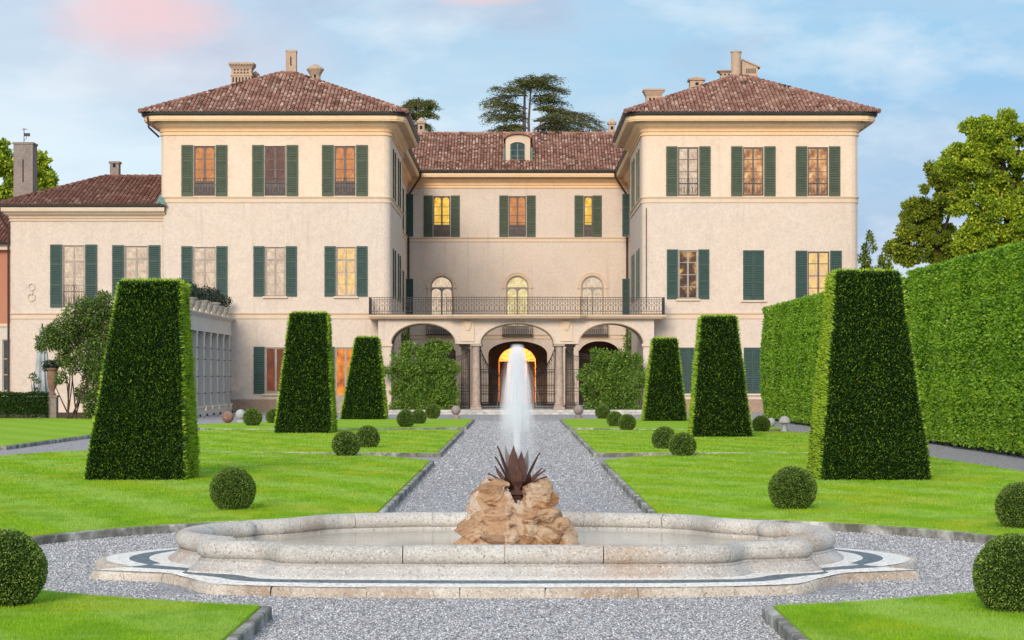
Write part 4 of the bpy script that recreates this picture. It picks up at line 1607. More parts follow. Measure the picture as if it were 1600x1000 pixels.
chim_box(20, 52, 222, 312, 113.0, 'chimney_grey', cap=0.08, kind='slab')

# weather vane on the tall grey chimney
y = 113.5
s = y / F
m = MB()
X = lambda u: (u - CX) * s
Z = lambda v: H - (v - CY) * s
m.tube([(X(37.5), y, Z(223)), (X(37.5), y, Z(200))], 0.02, 5)
m.box(X(38), X(47), y - .01, y + .01, Z(213), Z(208))
m.tube([(X(35), y, Z(202)), (X(43), y, Z(202))], 0.02, 4)
m.tube([(X(37.5), y, Z(219)), (X(41), y, Z(217)), (X(42), y, Z(213))], 0.015, 4)
part(m, 'weather_vane', M['iron'], villa)

# ---- low annex on the left
AX0, AX1 = tx(15), TL[0] - 0.02
m = MB()
m.wall(AX0, AX1 + 0.3, -0.02, 9.8, YA, HOLES['an'], 0.22)
m.quad((AX0, 118, -0.02), (AX0, YA, -0.02), (AX0, YA, 9.8), (AX0, 118, 9.8))
part(m, 'annex_wall', M['wall'], villa)
pth = [(AX0, 118), (AX0, YA), (tx(258), YA)]
m = MB()
dzA = tz(345) - 13.42
m.sweep(pth, [(o * 0.9, 9.28 + (z - 13.42) * 0.72) for o, z in CORN], closed=False)
m.sweep(pth, [(0.25, 9.72), (0.44, 9.72), (0.46, 9.78), (0.46, 9.93), (0.40, 9.94)], closed=False)
part(m, 'annex_cornice', M['band'], villa)
m = MB()
m.sweep(pth, [(0.40, 9.93), (0.50, 9.93), (0.56, 9.98), (0.57, 10.06), (0.5, 10.07), (0.40, 10.02)], closed=False)
part(m, 'annex_gutter', M['gutter'], villa)
m = MB()
m.sweep([(AX0, 118), (AX0, YA), (AX1, YA)], off(STRING, ZS2), closed=False)
part(m, 'annex_string_course', M['band'], villa)
m = MB()
ex0, ey0, ez0 = AX0 - 0.55, YA - 0.55, 10.03
rx, ry, rz2 = (163 - CX) * 0.0325, 110.6, 11.85
a, b, c, d = (ex0, ey0, ez0), (tx(258) - .05, ey0, ez0), (tx(258) - .05, ry, rz2), (rx, ry, rz2)
b = (AX1 + 0.06, ey0, ez0)
c = (AX1 + 0.06, ry, rz2)
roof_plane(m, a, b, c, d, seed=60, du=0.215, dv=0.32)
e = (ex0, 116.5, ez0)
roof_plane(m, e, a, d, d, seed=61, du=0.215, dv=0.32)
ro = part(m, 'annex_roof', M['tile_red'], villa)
bb = MB()
bb.poly([a, b, c, d])
bb.poly([e, a, d])
bb.build('tile_bed', M['tile_bed'], ro)
rt = MB()
for p, q in ((a, d), (d, c)):
    P, Q = Vector(p), Vector(q)
    n = int((Q - P).length / 0.36)
    for k in range(n):
        rt.cur = random.random()
        rt.tube([P.lerp(Q, k / n) + Vector((0, 0, .06)), P.lerp(Q, min(1, (k + 1.1) / n)) + Vector((0, 0, .03))], [0.12, 0.10], 6)
rt.build('ridge_tiles', M['tile_red'], ro)
m = MB()
m.add([(AX1 - .15, ey0 + .02, ez0 + .06), (tx(262), ey0 + .02, ez0 - .02), (AX1 + .05, YA - .25, ez0 + .55)], [(0, 1, 2)])
m.add([(AX1 - .15, ey0 + .02, ez0 + .06), (tx(262), ey0 + .02, ez0 - .02), (tx(262), YA - .25, ez0 - .02), (AX1 - .15, YA - .25, ez0 + .06)], [(0, 1, 2, 3)])
part(m, 'flashing', M['verdigris'], villa)
# white plaster ornament on the annex wall
m = MB()
for dz_, r_ in ((0.28, 0.15), (-0.22, 0.17)):
    m.tube([(tx(48) + r_ * math.cos(2 * PI * k / 14), YA - .03, tz(457) + dz_ + r_ * 1.1 * math.sin(2 * PI * k / 14)) for k in range(14)], 0.035, 5, True)
m.tube([(tx(48), YA - .03, tz(457) + .1), (tx(48) + .05, YA - .05, tz(457)), (tx(48), YA - .03, tz(457) - .1)], 0.05, 6)
part(m, 'plaster_ornament', M['wall'], villa)

# ---- down pipes
def pipe(pts, r=0.05):
    m = MB()
    m.tube(pts, r, 8)
    part(m, 'downpipe', M['pipe'], villa, True)


pipe([(XL + 0.9, Y2 - 1.0, 14.3), (XL + 0.85, Y2 - .95, 14.0), (XL + .12, Y2 - .25, 13.0), (XL + .1, Y2 - .15, 12.5), (XL + .1, Y2 - .15, 0.1)], 0.06)
pipe([(XR - 0.9, Y2 - 1.0, 14.3), (XR - 0.85, Y2 - .95, 14.0), (XR - .12, Y2 - .25, 13.0), (XR - .1, Y2 - .15, 12.5), (XR - .1, Y2 - .15, 0.1)], 0.06)
pipe([(TL[0] - .5, Y1 - .6, 14.25), (TL[0] - .46, Y1 - .5, 13.75), (TL[0] - .05, Y1 - .0, 13.35)], 0.05)
pipe([(AX0 - .42, YA - .45, 9.9), (AX0 - .4, YA - .4, 9.5), (AX0 - .08, YA - .08, 8.9), (AX0 - .08, YA - .08, 0.1)], 0.06)
pipe([(6.25, Y1 - .06, 9.9), (6.25, Y1 - .06, 5.0)], 0.02)

# ---- shutters on the inner side walls (seen edge-on)
for s, xf, xb in ((1, TL[1], XL), (-1, TR[0], XR)):
    rz = R(90) * s
    for yy in (108.6, 113.2):
        for z0, hh, smm in ((tz(306), 2.45, 'shut_up'), (tz(463), 2.4, 'shut_lo')):
            window(xf - s * 0.02, z0, 1.1, hh, 'pane_dusk', y=yy, rz=rz, sill=False, sw=0.55, sm=smm, mode='open', name='side_window')
    for yy in (119.5, 124.5, 129.5):
        for z0, hh, smm in ((tz(306), 2.45, 'shut_up'), (tz(463), 2.4, 'shut_lo')):
            window(xb - s * 0.02, z0, 1.1, hh, 'pane_dusk', y=yy, rz=rz, sill=False, sw=0.55, sm=smm, mode='open', name='side_window')
    # a leaf swung out square to the wall in the far corner, on both floors
    for z0, hh, smm in ((cz(372), 2.62, 'shut_lo'), (cz(500), 2.5, 'shut_lo')):
        mm = shutter_mb(0.44, hh, 0.0, 0.0)
        o = mm.build('shutter', M[smm], villa)
        x = xb + 0.01 if s > 0 else xb - 0.45
        o.location = Vector((x, 133.6, z0)) - Vector(villa.location)

# ---- arcade with the long balcony
YF = 103.8
AS = YF / F
ax = lambda u: (u - CX) * AS
az_ = lambda v: H - (v - CY) * AS
ZT = 4.50
arch = [(ax(611.5), ax(711.5), 3.30, az_(505.5), az_(505.5) - 3.30), (ax(751), ax(865), 3.30, az_(505), az_(505) - 3.30), (ax(905), ax(1005), 3.30, az_(505.5), az_(505.5) - 3.30)]
AXa, AXb = ax(591), ax(1022)
m = MB()
m.wall(AXa, AXb, 3.30, ZT, YF, arch, 0.55)
m.wall(AXa, AXb, 3.30, ZT, YF + 0.55, arch, 0.0, back=True)
m.wall(AXa, AXb, 3.30, ZT, YF + 2.2, arch, 0.45)
m.wall(AXa, AXb, 3.30, ZT, YF + 2.65, arch, 0.0, back=True)
for a, b in ((AXa, arch[0][0]), (arch[2][1], AXb)):
    m.box(a, b, YF, YF + 2.65, 0.0, 3.30)
for a, b in ((arch[0][1], arch[1][0]), (arch[1][1], arch[2][0])):
    m.quad((a, YF, 3.30), (a, YF + 2.65, 3.30), (b, YF + 2.65, 3.30), (b, YF, 3.30))
for xx, sg in ((AXa, -1), (AXb, 1)):
    q = [(xx, YF, 3.3), (xx, YF + 2.65, 3.3), (xx, YF + 2.65, ZT), (xx, YF, ZT)]
    m.poly(q if sg > 0 else q[::-1])
arcade = part(m, 'arcade', M['wall'], villa)
m = MB()
for a, b in ((arch[0][1], arch[1][0]), (arch[1][1], arch[2][0])):
    c = (a + b) / 2
    m = MB()
    m.box(c - .30, c + .30, YF - .06, YF - .003, 3.42, ZT)
    part(m, 'pilaster_strip', M['band'], villa)
    m = MB()
    m.taper(c - .07, c + .07, YF - .12, YF - .06, 3.95, c - .20, c + .20, YF - .16, YF - .06, 4.38)
    part(m, 'bracket', M['band'], villa)
for a, b in ((AXa, arch[0][0]), (arch[2][1], AXb)):
    m = MB()
    m.box(a - .06, b + .05, YF - .07, YF + .2, 3.18, 3.30)
    part(m, 'pier_capital', M['band'], villa)
    m = MB()
    m.box(a - .05, b + .03, YF - .05, YF + .15, 0.0, 0.42)
    part(m, 'pier_base', M['band'], villa)
# thin archivolt lines and slab moulding
for h in arch:
    a, b, z0, z1, rise = h
    K = 28
    p = [((a + b) / 2 + ((b - a) / 2 + .05) * math.cos(PI * k / K), YF - .012, z0 + (rise + .05) * math.sin(PI * k / K)) for k in range(K + 1)]
    m = MB()
    m.tube(p, 0.035, 6)
    part(m, 'archivolt', M['band'], villa)
m = MB()
BX0, BX1 = (574.5 - CX) * .0304, (1040.5 - CX) * .0304
bpts = [(BX0, YF - .35), (-3.35, YF - .35), (-3.0, YF - .65), (3.0, YF - .65), (3.35, YF - .35), (BX1, YF - .35)]
slab = bpts + [(BX1, YF + 2.9), (BX0, YF + 2.9)]
m.sweep(slab, [(-.25, ZT + .002), (-.12, ZT + .01), (-.10, ZT + .06), (0.0, ZT + .09), (0.02, ZT + .17), (-.05, ZT + .18)])
m.poly([(p, q, ZT + .18) for p, q in slab])
m.poly([(p, q, ZT + .002) for p, q in reversed(slab)])
balc = part(m, 'balcony_slab', M['band'], villa)
m = MB()
rz0, rz1 = ZT + .22, ZT + 1.0
rp = [(BX0 + .06, YF + 1.4), (BX0 + .06, YF - .29)] + [(p, q + .06) for p, q in bpts[1:5]] + [(BX1 - .06, YF - .29), (BX1 - .06, YF + 1.4)]
for z in (rz0, rz1, rz0 + .12, rz1 - .10):
    m.tube([(p, q, z) for p, q in rp], 0.014 if z not in (rz1,) else 0.02, 4)
for i in range(len(rp) - 1):
    a, b = Vector(rp[i]), Vector(rp[i + 1])
    L_ = (b - a).length
    n = max(1, int(round(L_ / 0.24)))
    m.tube([(a.x, a.y, rz0 - .05), (a.x, a.y, rz1 + .03)], 0.022, 4)
    for k in range(n):
        p = a.lerp(b, (k + .5) / n)
        d = (b - a).normalized()
        w = L_ / n
        for q in (0.0, 0.5):
            pp = a.lerp(b, (k + q) / n)
            m.tube([(pp.x, pp.y, rz0), (pp.x, pp.y, rz1)], 0.0115, 4)
        for cz_, rw, rh in ((.27, .45, .14), (.52, .42, .10)):
            m.tube([(p.x + d.x * w * rw * math.cos(2 * PI * j / 9), p.y + d.y * w * rw * math.cos(2 * PI * j / 9), rz0 + cz_ + rh * math.sin(2 * PI * j / 9)) for j in range(9)], 0.0095, 4, True)
        m.tube([(p.x - d.x * w * .4, p.y - d.y * w * .4, rz1 - .1), (p.x, p.y, rz1 - .26), (p.x + d.x * w * .4, p.y + d.y * w * .4, rz1 - .1)], 0.009, 4)
m.build('balcony_railing', M['iron'], balc)
m = MB()


def column(m, x, y, r=0.205, z0=0.18, z1=3.30):
    m.box(x - r * 1.32, x + r * 1.32, y - r * 1.32, y + r * 1.32, z0, z0 + .10)
    m.lathe([(r * 1.3, .10), (r * 1.33, .15), (r * 1.2, .19), (r * 1.08, .21), (r * 1.12, .25), (r, .29), (r * 1.01, 1.2), (r * .86, z1 - z0 - .30), (r * .95, z1 - z0 - .28),
             (r * .95, z1 - z0 - .25), (r * .88, z1 - z0 - .23), (r * .92, z1 - z0 - .15), (r * 1.2, z1 - z0 - .10)], 20, (x, y, z0))
    m.box(x - r * 1.3, x + r * 1.3, y - r * 1.3, y + r * 1.3, z1 - .10, z1)


for x, yy in ((ax(743.5), YF + .28), (ax(874), YF + .28), (-2.55, YF + 2.42), (2.58, YF + 2.42), (-1.95, YF + 2.42), (2.0, YF + 2.42)):
    cm = MB()
    column(cm, x, yy)
    o = cm.build('column', M['granite_col'], arcade, True)


def gate(x0, x1, y, ang, z0, zside, zmid, hinge):
    """wrought iron leaf hinged at x0 (width x1-x0), top falling from zside to zmid"""
    m = MB()
    w = abs(x1 - x0)
    n = int(w / 0.10)
    top = lambda f: zmid + (zside - zmid) * (1 - f) ** 2.2
    m.tube([(0, 0, z0), (0, 0, zside + .1)], 0.03, 5)
    m.tube([(w, 0, z0), (w, 0, top(1))], 0.025, 5)
    for z in (z0 + .05, z0 + .85, z0 + 1.0, z0 + 1.9):
        m.tube([(0, 0, z), (w, 0, z)], 0.02, 4)
    m.tube([(w * k / 14, 0, top(k / 14)) for k in range(15)], 0.022, 4)
    for k in range(1, n):
        f = k / n
        m.tube([(w * f, 0, z0), (w * f, 0, top(f) + .06)], 0.011, 4)
        c = w * (f - .5 / n)
        for zc, rh in ((z0 + .45, .32), (z0 + 1.45, .38)):
            m.tube([(c + .06 * math.cos(2 * PI * j / 8), 0, zc + rh * math.sin(2 * PI * j / 8)) for j in range(8)], 0.010, 4, True)
        m.tube([(w * f + .05 * math.cos(2 * PI * j / 8), 0, z0 + .25 + .1 * math.sin(2 * PI * j / 8)) for j in range(8)], 0.012, 4, True)
        m.tube([(w * f + .05 * math.cos(2 * PI * j / 7), 0, top(f) - .14 + .08 * math.sin(2 * PI * j / 7)) for j in range(7)], 0.010, 4, True)
    o = m.build('iron_gate', M['iron'], arcade)
    o.location = Vector((x0, y, 0)) - Vector((0, 0, 0))
    o.rotation_euler.z = ang
    o.matrix_parent_inverse = Matrix.Identity(4)
    return o


gate(-1.78, -0.55, YF + 1.2, R(40), 0.18, 3.1, 1.9, -1)
gate(1.82, 0.55, YF + 1.2, R(140), 0.18, 3.1, 1.9, 1)
gate(-2.3, -3.0, YF + 1.3, R(180), 0.18, 3.0, 2.7, 1)
gate(2.35, 3.0, YF + 1.3, 0, 0.18, 3.0, 2.7, 1)
for x_ in (-3.0, 3.0):
    gate(x_, x_ + (1 if x_ > 0 else -1) * 2.9, YF + 1.5, 0 if x_ > 0 else R(180), 0.18, 2.9, 2.5, 1)

# ---- red neighbour house at the far left
rh = thing('terracotta_house', 'terracotta red house with a dark tiled roof at the left edge of the picture', 'house', (-28, 112, 0))
m = MB()
m.wall(-38, AX0 - 0.25, 4.3, 8.1, 109.5, (), 0)
m.quad((AX0 - .25, 109.5, 4.3), (AX0 - .25, 118, 4.3), (AX0 - .25, 118, 8.1), (AX0 - .25, 109.5, 8.1))
part(m, 'upper_wall', M['redwall'], rh)
m = MB()
m.wall(-38, AX0 - 0.25, -0.02, 4.3, 109.5, [(-25.9, -25.15, 1.0, 3.6, 0)], 0.25)
m.quad((AX0 - .25, 109.5, 0), (AX0 - .25, 118, 0), (AX0 - .25, 118, 4.3), (AX0 - .25, 109.5, 4.3))
part(m, 'lower_wall', M['greywall'], rh)
m = MB()
m.box(-25.9, -25.15, 109.62, 109.66, 1.0, 3.6)
wob = part(m, 'window', M['pane_teal'], rh)
m = MB()
for p in (-25.9, -25.56, -25.21):
    m.box(p, p + .06, 109.56, 109.62, 1.0, 3.6)
for zz in (1.0, 1.8, 2.6, 3.54):
    m.box(-25.84, -25.21, 109.57, 109.615, zz, zz + .06)
m.build('window_frame', M['frame'], wob)
m = MB()
m.box(-38, AX0 - .2, 109.1, 109.497, 8.1, 8.4)
m.box(-38, AX0 - .2, 109.42, 109.497, 4.25, 4.4)
part(m, 'moulding', M['band'], rh)
m = MB()
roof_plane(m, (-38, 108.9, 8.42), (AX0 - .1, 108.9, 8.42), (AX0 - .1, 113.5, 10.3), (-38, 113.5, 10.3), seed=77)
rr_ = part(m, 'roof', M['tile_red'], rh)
m = MB()
m.poly([(-38, 108.9, 8.42), (AX0 - .1, 108.9, 8.42), (AX0 - .1, 113.5, 10.3), (-38, 113.5, 10.3)])
m.poly([(AX0 - .1, 108.9, 8.42), (AX0 - .1, 118, 8.42), (AX0 - .1, 113.5, 10.3)])
m.build('tile_bed', M['tile_bed'], rr_)
m = MB()
m.sweep([(-38, 108.9), (AX0 - .1, 108.9)], [(0, 8.36), (.08, 8.36), (.12, 8.46), (.02, 8.47)], closed=False)
part(m, 'gutter', M['gutter'], rh)

# ---- colonnaded loggia running forward from the left block, with its terrace of pots
lg = thing('garden_loggia', 'pale grey flat roofed loggia of slim square posts behind the big left topiary', 'loggia', (-15.2, 97, 0))
LX, LX2, LY0, LY1 = -13.83, -16.6, 87.5, 105.38
zt = tz(498)
m = MB()
m.box(LX2, LX, LY0, LY1, zt - .82, zt - .18)
m.box(LX2 - .03, LX + .03, LY0 - .03, LY1, zt - .82, zt - .74)
m.taper(LX2 - .02, LX + .02, LY0 - .02, LY1, zt - .18, LX2 - .16, LX + .16, LY0 - .16, LY1, zt - .05)
m.box(LX2 - .18, LX + .18, LY0 - .18, LY1, zt - .05, zt)
part(m, 'entablature', M['greywall'], lg)
nb = 9
for i in range(nb):
    yy = LY0 + .25 + (LY1 - .35 - LY0 - .4) * i / (nb - 1)
    m = MB()
    m.box(LX - .34, LX - .02, yy - .22, yy + .22, .42, zt - .821)
    m.box(LX - .36, LX, yy - .25, yy + .25, zt - .95, zt - .821)
    m.box(LX - .36, LX, yy - .25, yy + .25, .42, .56)
    part(m, 'post', M['greywall'], lg)
for i in range(nb - 1):
    ya = LY0 + .25 + (LY1 - .35 - LY0 - .4) * i / (nb - 1)
    yb = LY0 + .25 + (LY1 - .35 - LY0 - .4) * (i + 1) / (nb - 1)
    m = MB()
    m.box(LX - .50, LX - .44, ya + .2, yb - .2, .42, zt - .83)
    part(m, 'screen', M['panel'], lg)
m = MB()
for z in (1.0, 1.75, 2.5, 3.0):
    m.tube([(LX + .03, LY0 + .1, z), (LX + .03, LY1 - .2, z)], 0.006, 4)
    for i in range(nb):
        yy = LY0 + .25 + (LY1 - .35 - LY0 - .4) * i / (nb - 1)
        m.box(LX - .02, LX + .05, yy - .02, yy + .02, z - .02, z + .02)
part(m, 'training_wire', M['iron'], lg)
m = MB()
m.box(LX2, LX + .05, LY0, LY1, 0, .42)
m.box(LX2 - .03, LX + .08, LY0 - .03, LY1, .36, .44)
part(m, 'base_wall', M['greywall'], lg)
m = MB()
m.quad((LX2, LY0 + .02, .42), (LX - .5, LY0 + .02, .42), (LX - .5, LY0 + .02, zt - .82), (LX2, LY0 + .02, zt - .82))
m.quad((LX2 + .02, LY0, .42), (LX2 + .02, LY0, zt - .82), (LX2 + .02, LY1, zt - .82), (LX2 + .02, LY1, .42))
part(m, 'back_wall', M['wall'], lg)
m = MB()
for i in range(1, nb):
    yy = LY0 + .25 + (LY1 - .35 - LY0 - .4) * i / (nb - 1)
    m.tube([(LX + .12, yy, .0), (LX + .12, yy, .10)], 0.04, 8)
part(m, 'uplighter', M['iron'], lg)
for i in range(4, nb):
    yy = LY0 + .25 + (LY1 - .35 - LY0 - .4) * i / (nb - 1)
    l_ = bpy.data.lights.new('uplighter_lamp', 'SPOT')
    l_.energy = 7
    l_.color = (1.0, 0.55, 0.22)
    l_.spot_size = R(60)
    l_.shadow_soft_size = 0.03
    lo = bpy.data.objects.new('uplighter_lamp', l_)
    COL.objects.link(lo)
    lo.parent = lg
    lo.location = Vector((LX + .12, yy, .12)) - Vector(lg.location)
    lo.rotation_euler = (R(180), R(0), 0)

# ------------------------------------------------------------------ the fountain
FC = (-0.1, 20.0)


def arcpts(cx, cy, r, a0, a1, n):
    return [(cx + r * math.cos(R(a0 + (a1 - a0) * k / n)), cy + r * math.sin(R(a0 + (a1 - a0) * k / n))) for k in range(n + 1)]


def both(left):
    """left half outline (front centre -> back centre, clockwise seen from above) -> whole closed outline, counter-clockwise"""
    right = [(-x, y) for x, y in left]
    return right + left[::-1][1:-1]


rim_l = [(0, -2.22), (-1.0, -2.21), (-1.68, -2.19), (-1.78, -2.15), (-1.84, -2.05), (-1.90, -1.90), (-1.99, -1.80), (-2.44, -1.70), (-2.52, -1.61), (-2.50, -1.47), (-2.34, -1.33)]
rim_l += [p for p in arcpts(-1.55, -0.28, 1.33, 232, 135, 16)]
rim_l += [(-2.48, 0.80), (-2.38, 0.92), (-2.22, 1.02), (-2.08, 1.22), (-1.88, 1.62), (-1.70, 1.80), (-1.5, 1.90), (-0.9, 2.08), (0, 2.12)]
rim_l = [p for i, p in enumerate(rim_l)]
plat_l = [(0, -2.86), (-1.5, -2.79), (-2.22, -2.60), (-2.40, -2.50), (-2.50, -2.32), (-2.60, -2.05), (-2.76, -1.72), (-2.94, -1.50), (-3.60, -1.24), (-3.62, -1.20), (-3.26, -1.02)]
plat_l += arcpts(-2.42, 0.12, 1.34, 225, 118, 18)
plat_l += [(-2.9, 1.45), (-2.6, 1.8), (-2.3, 2.3), (-1.8, 2.55), (0, 2.7)]
RIM, PLAT = both(rim_l), both(plat_l)


def ray_r(pts, th):
    d = (math.cos(th), math.sin(th))
    best = 0
    for i in range(len(pts)):
        (x0, y0), (x1, y1) = pts[i - 1], pts[i]
        ex, ey = x1 - x0, y1 - y0
        den = d[0] * ey - d[1] * ex
        if abs(den) < 1e-9:
            continue
        t = (x0 * ey - y0 * ex) / den
        s = (x0 * d[1] - y0 * d[0]) / den
        if -1e-6 <= s <= 1 + 1e-6 and t > best:
            best = t
    return best


NA = 560
TH = [2 * PI * k / NA for k in range(NA)]
rimr = np.array([ray_r(RIM, t_) for t_ in TH])
platr = np.array([ray_r(PLAT, t_) for t_ in TH])


def smooth_r(r, it):
    for _ in range(it):
        r = (np.roll(r, 1) + 2 * r + np.roll(r, -1)) / 4
    return r


rimr, platr = smooth_r(rimr, 1), smooth_r(platr, 1)
foun = thing('fountain', 'wide low granite fountain basin with scalloped outline on a black and white pebble mosaic', 'fountain', (FC[0], FC[1], 0))
PT, PO = 0.125, 0.066


def ringpath(r):
    return [(r[k] * math.cos(TH[k]), r[k] * math.sin(TH[k])) for k in range(NA)]


inner_r = rimr + 0.16 / np.maximum(0.6, 1.0)
wid = platr - inner_r


def band(f0, f1, z0, z1, nseg=1):
    m = MB()
    for s_ in range(nseg):
        a = f0 + (f1 - f0) * s_ / nseg
        b = f0 + (f1 - f0) * (s_ + 1) / nseg
        ra, rb = inner_r + wid * a, inner_r + wid * b
        za, zb = z0 + (z1 - z0) * s_ / nseg, z0 + (z1 - z0) * (s_ + 1) / nseg
        for k in range(NA):
            j = (k + 1) % NA
            m.quad((ra[k] * math.cos(TH[k]), ra[k] * math.sin(TH[k]), za), (rb[k] * math.cos(TH[k]), rb[k] * math.sin(TH[k]), zb),
                   (rb[j] * math.cos(TH[j]), rb[j] * math.sin(TH[j]), zb), (ra[j] * math.cos(TH[j]), ra[j] * math.sin(TH[j]), za))
    return m


zb = lambda f: PT + (PO + .012 - PT) * f
band(-0.15, 0.30, zb(0), zb(.30)).build('white_mosaic', M['peb_white'], foun)
band(0.30, 0.58, zb(.30), zb(.58)).build('slate_mosaic', M['peb_blue'], foun)
band(0.58, 0.93, zb(.58), zb(.93)).build('white_mosaic', M['peb_white'], foun)
pp = ringpath(platr)
# rough edging stones with joints
n_st = 26
cuts = [int(NA * k / n_st) for k in range(n_st + 1)]
pr_ = [(-0.09, PO - .04), (-0.085, PO + .014), (-0.05, PO + .016), (-0.015, PO + .004), (0.0, PO - .02), (0.004, -0.02)]
for k in range(n_st):
    sub = [pp[(i) % NA] for i in range(cuts[k], cuts[k + 1] + 1)]
    a, b = Vector(sub[0]), Vector(sub[1])
    sub[0] = tuple(a.lerp(b, .10))
    a, b = Vector(sub[-1]), Vector(sub[-2])
    sub[-1] = tuple(a.lerp(b, .10))
    sub = [(x * (1 + e), y * (1 + e)) for (x, y), e in zip(sub, [random.uniform(-.003, .003) for _ in sub])]
    m = MB()
    jj = random.uniform(-.008, .008)
    m.sweep(sub, [(o + jj, z + jj * .5) for o, z in pr_], closed=False, cap=True)
    m.build('edging_stone', M['kerb_stone'], foun, True)
# basin wall: moulded foot, hollow neck
PT = 0.10
rp_ = ringpath(rimr)
m = MB()
m.sweep(rp_, [(0.165, PT - .01), (0.165, PT + .030), (0.155, PT + .038), (0.145, PT + .042), (0.12, PT + .06), (0.095, PT + .085), (0.08, PT + .10), (0.085, PT + .11), (0.07, PT + .118),
              (0.05, PT + .125), (-0.03, PT + .13)])
m.build('basin_wall', M['granite_lo'], foun, True)
m = MB()
m.sweep(rp_, [(-0.03, .235), (-0.085, .225), (-0.085, .02)])
m.build('basin_inner_wall', M['granite_lo'], foun, True)
# bullnose coping in separate stones
n_st = 18
cuts = [int(NA * (k + .0) / n_st) + int(NA * .75) for k in range(n_st + 1)]
RZ, RR = 0.292, 0.10
cp = [(RR * 1.0 * math.cos(PI * 2 * k / 14), RZ + RR * 0.82 * math.sin(PI * 2 * k / 14)) for k in range(-3, 12)]
for k in range(n_st):
    sub = [rp_[i % NA] for i in range(cuts[k], cuts[k + 1] + 1)]
    a, b = Vector(sub[0]), Vector(sub[1])
    sub[0] = tuple(a.lerp(b, .16))
    a, b = Vector(sub[-1]), Vector(sub[-2])
    sub[-1] = tuple(a.lerp(b, .16))
    m = MB()
    jj = random.uniform(-.006, .006)
    m.sweep(sub, [(o + jj, z + jj * .7) for o, z in cp], closed=False, cap=True)
    m.build('coping_stone', M['granite'], foun, True)
m = MB()
WZ = 0.205
m.poly([(x, y, WZ) for x, y in ringpath(rimr - 0.02)])
wo = m.build('water', M['water'])
wo.location = (FC[0], FC[1], 0)
tag(wo, kind='structure')


# rock pile in the middle
def rock_pile():
    import bmesh
    from mathutils import noise as mn
    bm = bmesh.new()
    rk = random.Random(31)
    blocks = [(0, .03, .20, .40, .30, .18, 0), (0, .08, .43, .26, .20, .20, 0), (-.20, .02, .58, .12, .14, .14, 0), (.20, .04, .58, .12, .14, .14, 0)]
    # big slabs and boulders leaning on the heap
    for x, z, a, b, c in ((-.28, .44, .11, .10, .04), (.30, .40, .12, .10, .04), (-.08, .40, .14, .10, .045), (.10, .54, .12, .10, .04), (-.36, .30, .12, .10, .04), (.20, .27, .13, .10, .04), (-.12, .26, .12, .10, .04), (.40, .30, .09, .09, .035), (-.20, .69, .15, .13, .10), (.20, .67, .13, .12, .13), (-.30, .53, .15, .12, .10), (-.10, .50, .17, .12, .10), (.14, .47, .16, .12, .11), (.33, .50, .14, .11, .09), (-.38, .36, .14, .13, .11), (-.18, .34, .19, .13, .10),
                          (.05, .30, .16, .13, .12), (.26, .33, .17, .13, .11), (.42, .36, .11, .11, .09), (-.42, .22, .12, .12, .10), (-.25, .20, .16, .13, .09), (-.02, .18, .17, .13, .09), (.20, .19, .16, .13, .09), (.42, .22, .13, .12, .10), (.31, .60, .10, .08, .06),
                          (-.07, .60, .09, .09, .08), (-.30, .64, .08, .08, .07), (.25, .76, .07, .07, .05), (-.14, .765, .08, .06, .05), (.47, .29, .07, .08, .06), (-.34, .45, .10, .09, .06), (.02, .42, .11, .08, .07), (.38, .43, .10, .07, .06), (.13, .60, .08, .08, .08)):
        env = .44 * math.sqrt(max(.05, 1 - (x / .56) ** 2)) * (1 - .75 * max(0, z - .2))
        blocks.append((x, -env * .80, z, a, b, c, 1))
        if rk.random() < .8:
            blocks.append((x * .95, env * .85, z * .97, a, b, c, 1))
    for i, (x, y, z, rx, ry, rz, tilt) in enumerate(blocks):
        b2 = bmesh.new()
        bmesh.ops.create_icosphere(b2, subdivisions=5, radius=1)
        planes = []
        for _ in range(8):
            pv = Vector((rk.gauss(0, 1), rk.gauss(0, 1), rk.gauss(0, 1))).normalized()
            planes.append((pv, rk.uniform(.48, .88)))
        rot = (Matrix.Rotation(rk.gauss(0, .45), 3, 'Y') @ Matrix.Rotation(rk.gauss(0, .5), 3, 'X') @ Matrix.Rotation(rk.gauss(0, .5), 3, 'Z')) if tilt else Matrix.Identity(3)
        sc = rk.uniform(1.02, 1.26) if tilt else .95
        for v in b2.verts:
            n = v.co.normalized()
            q = n * 1.6 + Vector((i * 7.3, i * 3.1, i * 1.7))
            k = 1.12
            for pv, pd in planes:
                dp = n.dot(pv)
                if dp > .05:
                    k = min(k, pd / dp)
            k += 0.05 * mn.noise(q * 2.0) + 0.05 * abs(mn.noise(q * 4.5)) + .035 * mn.noise(q * 9)
            sl = (n.z + n.x * .5 * (1 if i % 2 else -1)) * 3.2 + i * .37
            k += 0.09 * (sl - math.floor(sl) - .5)
            v.co = rot @ Vector((n.x * rx * k * sc, n.y * ry * k * sc, n.z * rz * k * sc)) + Vector((x, y, z))
        me = bpy.data.meshes.new('tmp')
        b2.to_mesh(me)
        b2.free()
        bm.from_mesh(me)
        bpy.data.meshes.remove(me)
    me = bpy.data.meshes.new('rock_pile')
    bm.to_mesh(me)
    bm.free()
    me.materials.append(M['rock'])
    o = link('rock_pile', me, None, (-0.02, 19.95, 0))
    rm = o.modifiers.new('fuse', 'REMESH')
    rm.mode = 'VOXEL'
    rm.voxel_size = 0.0065
    return tag(o, 'heap of craggy ochre rock rising from the middle of the fountain pool', 'rock')


rock_pile()
# rusted iron agave
ag = MB()


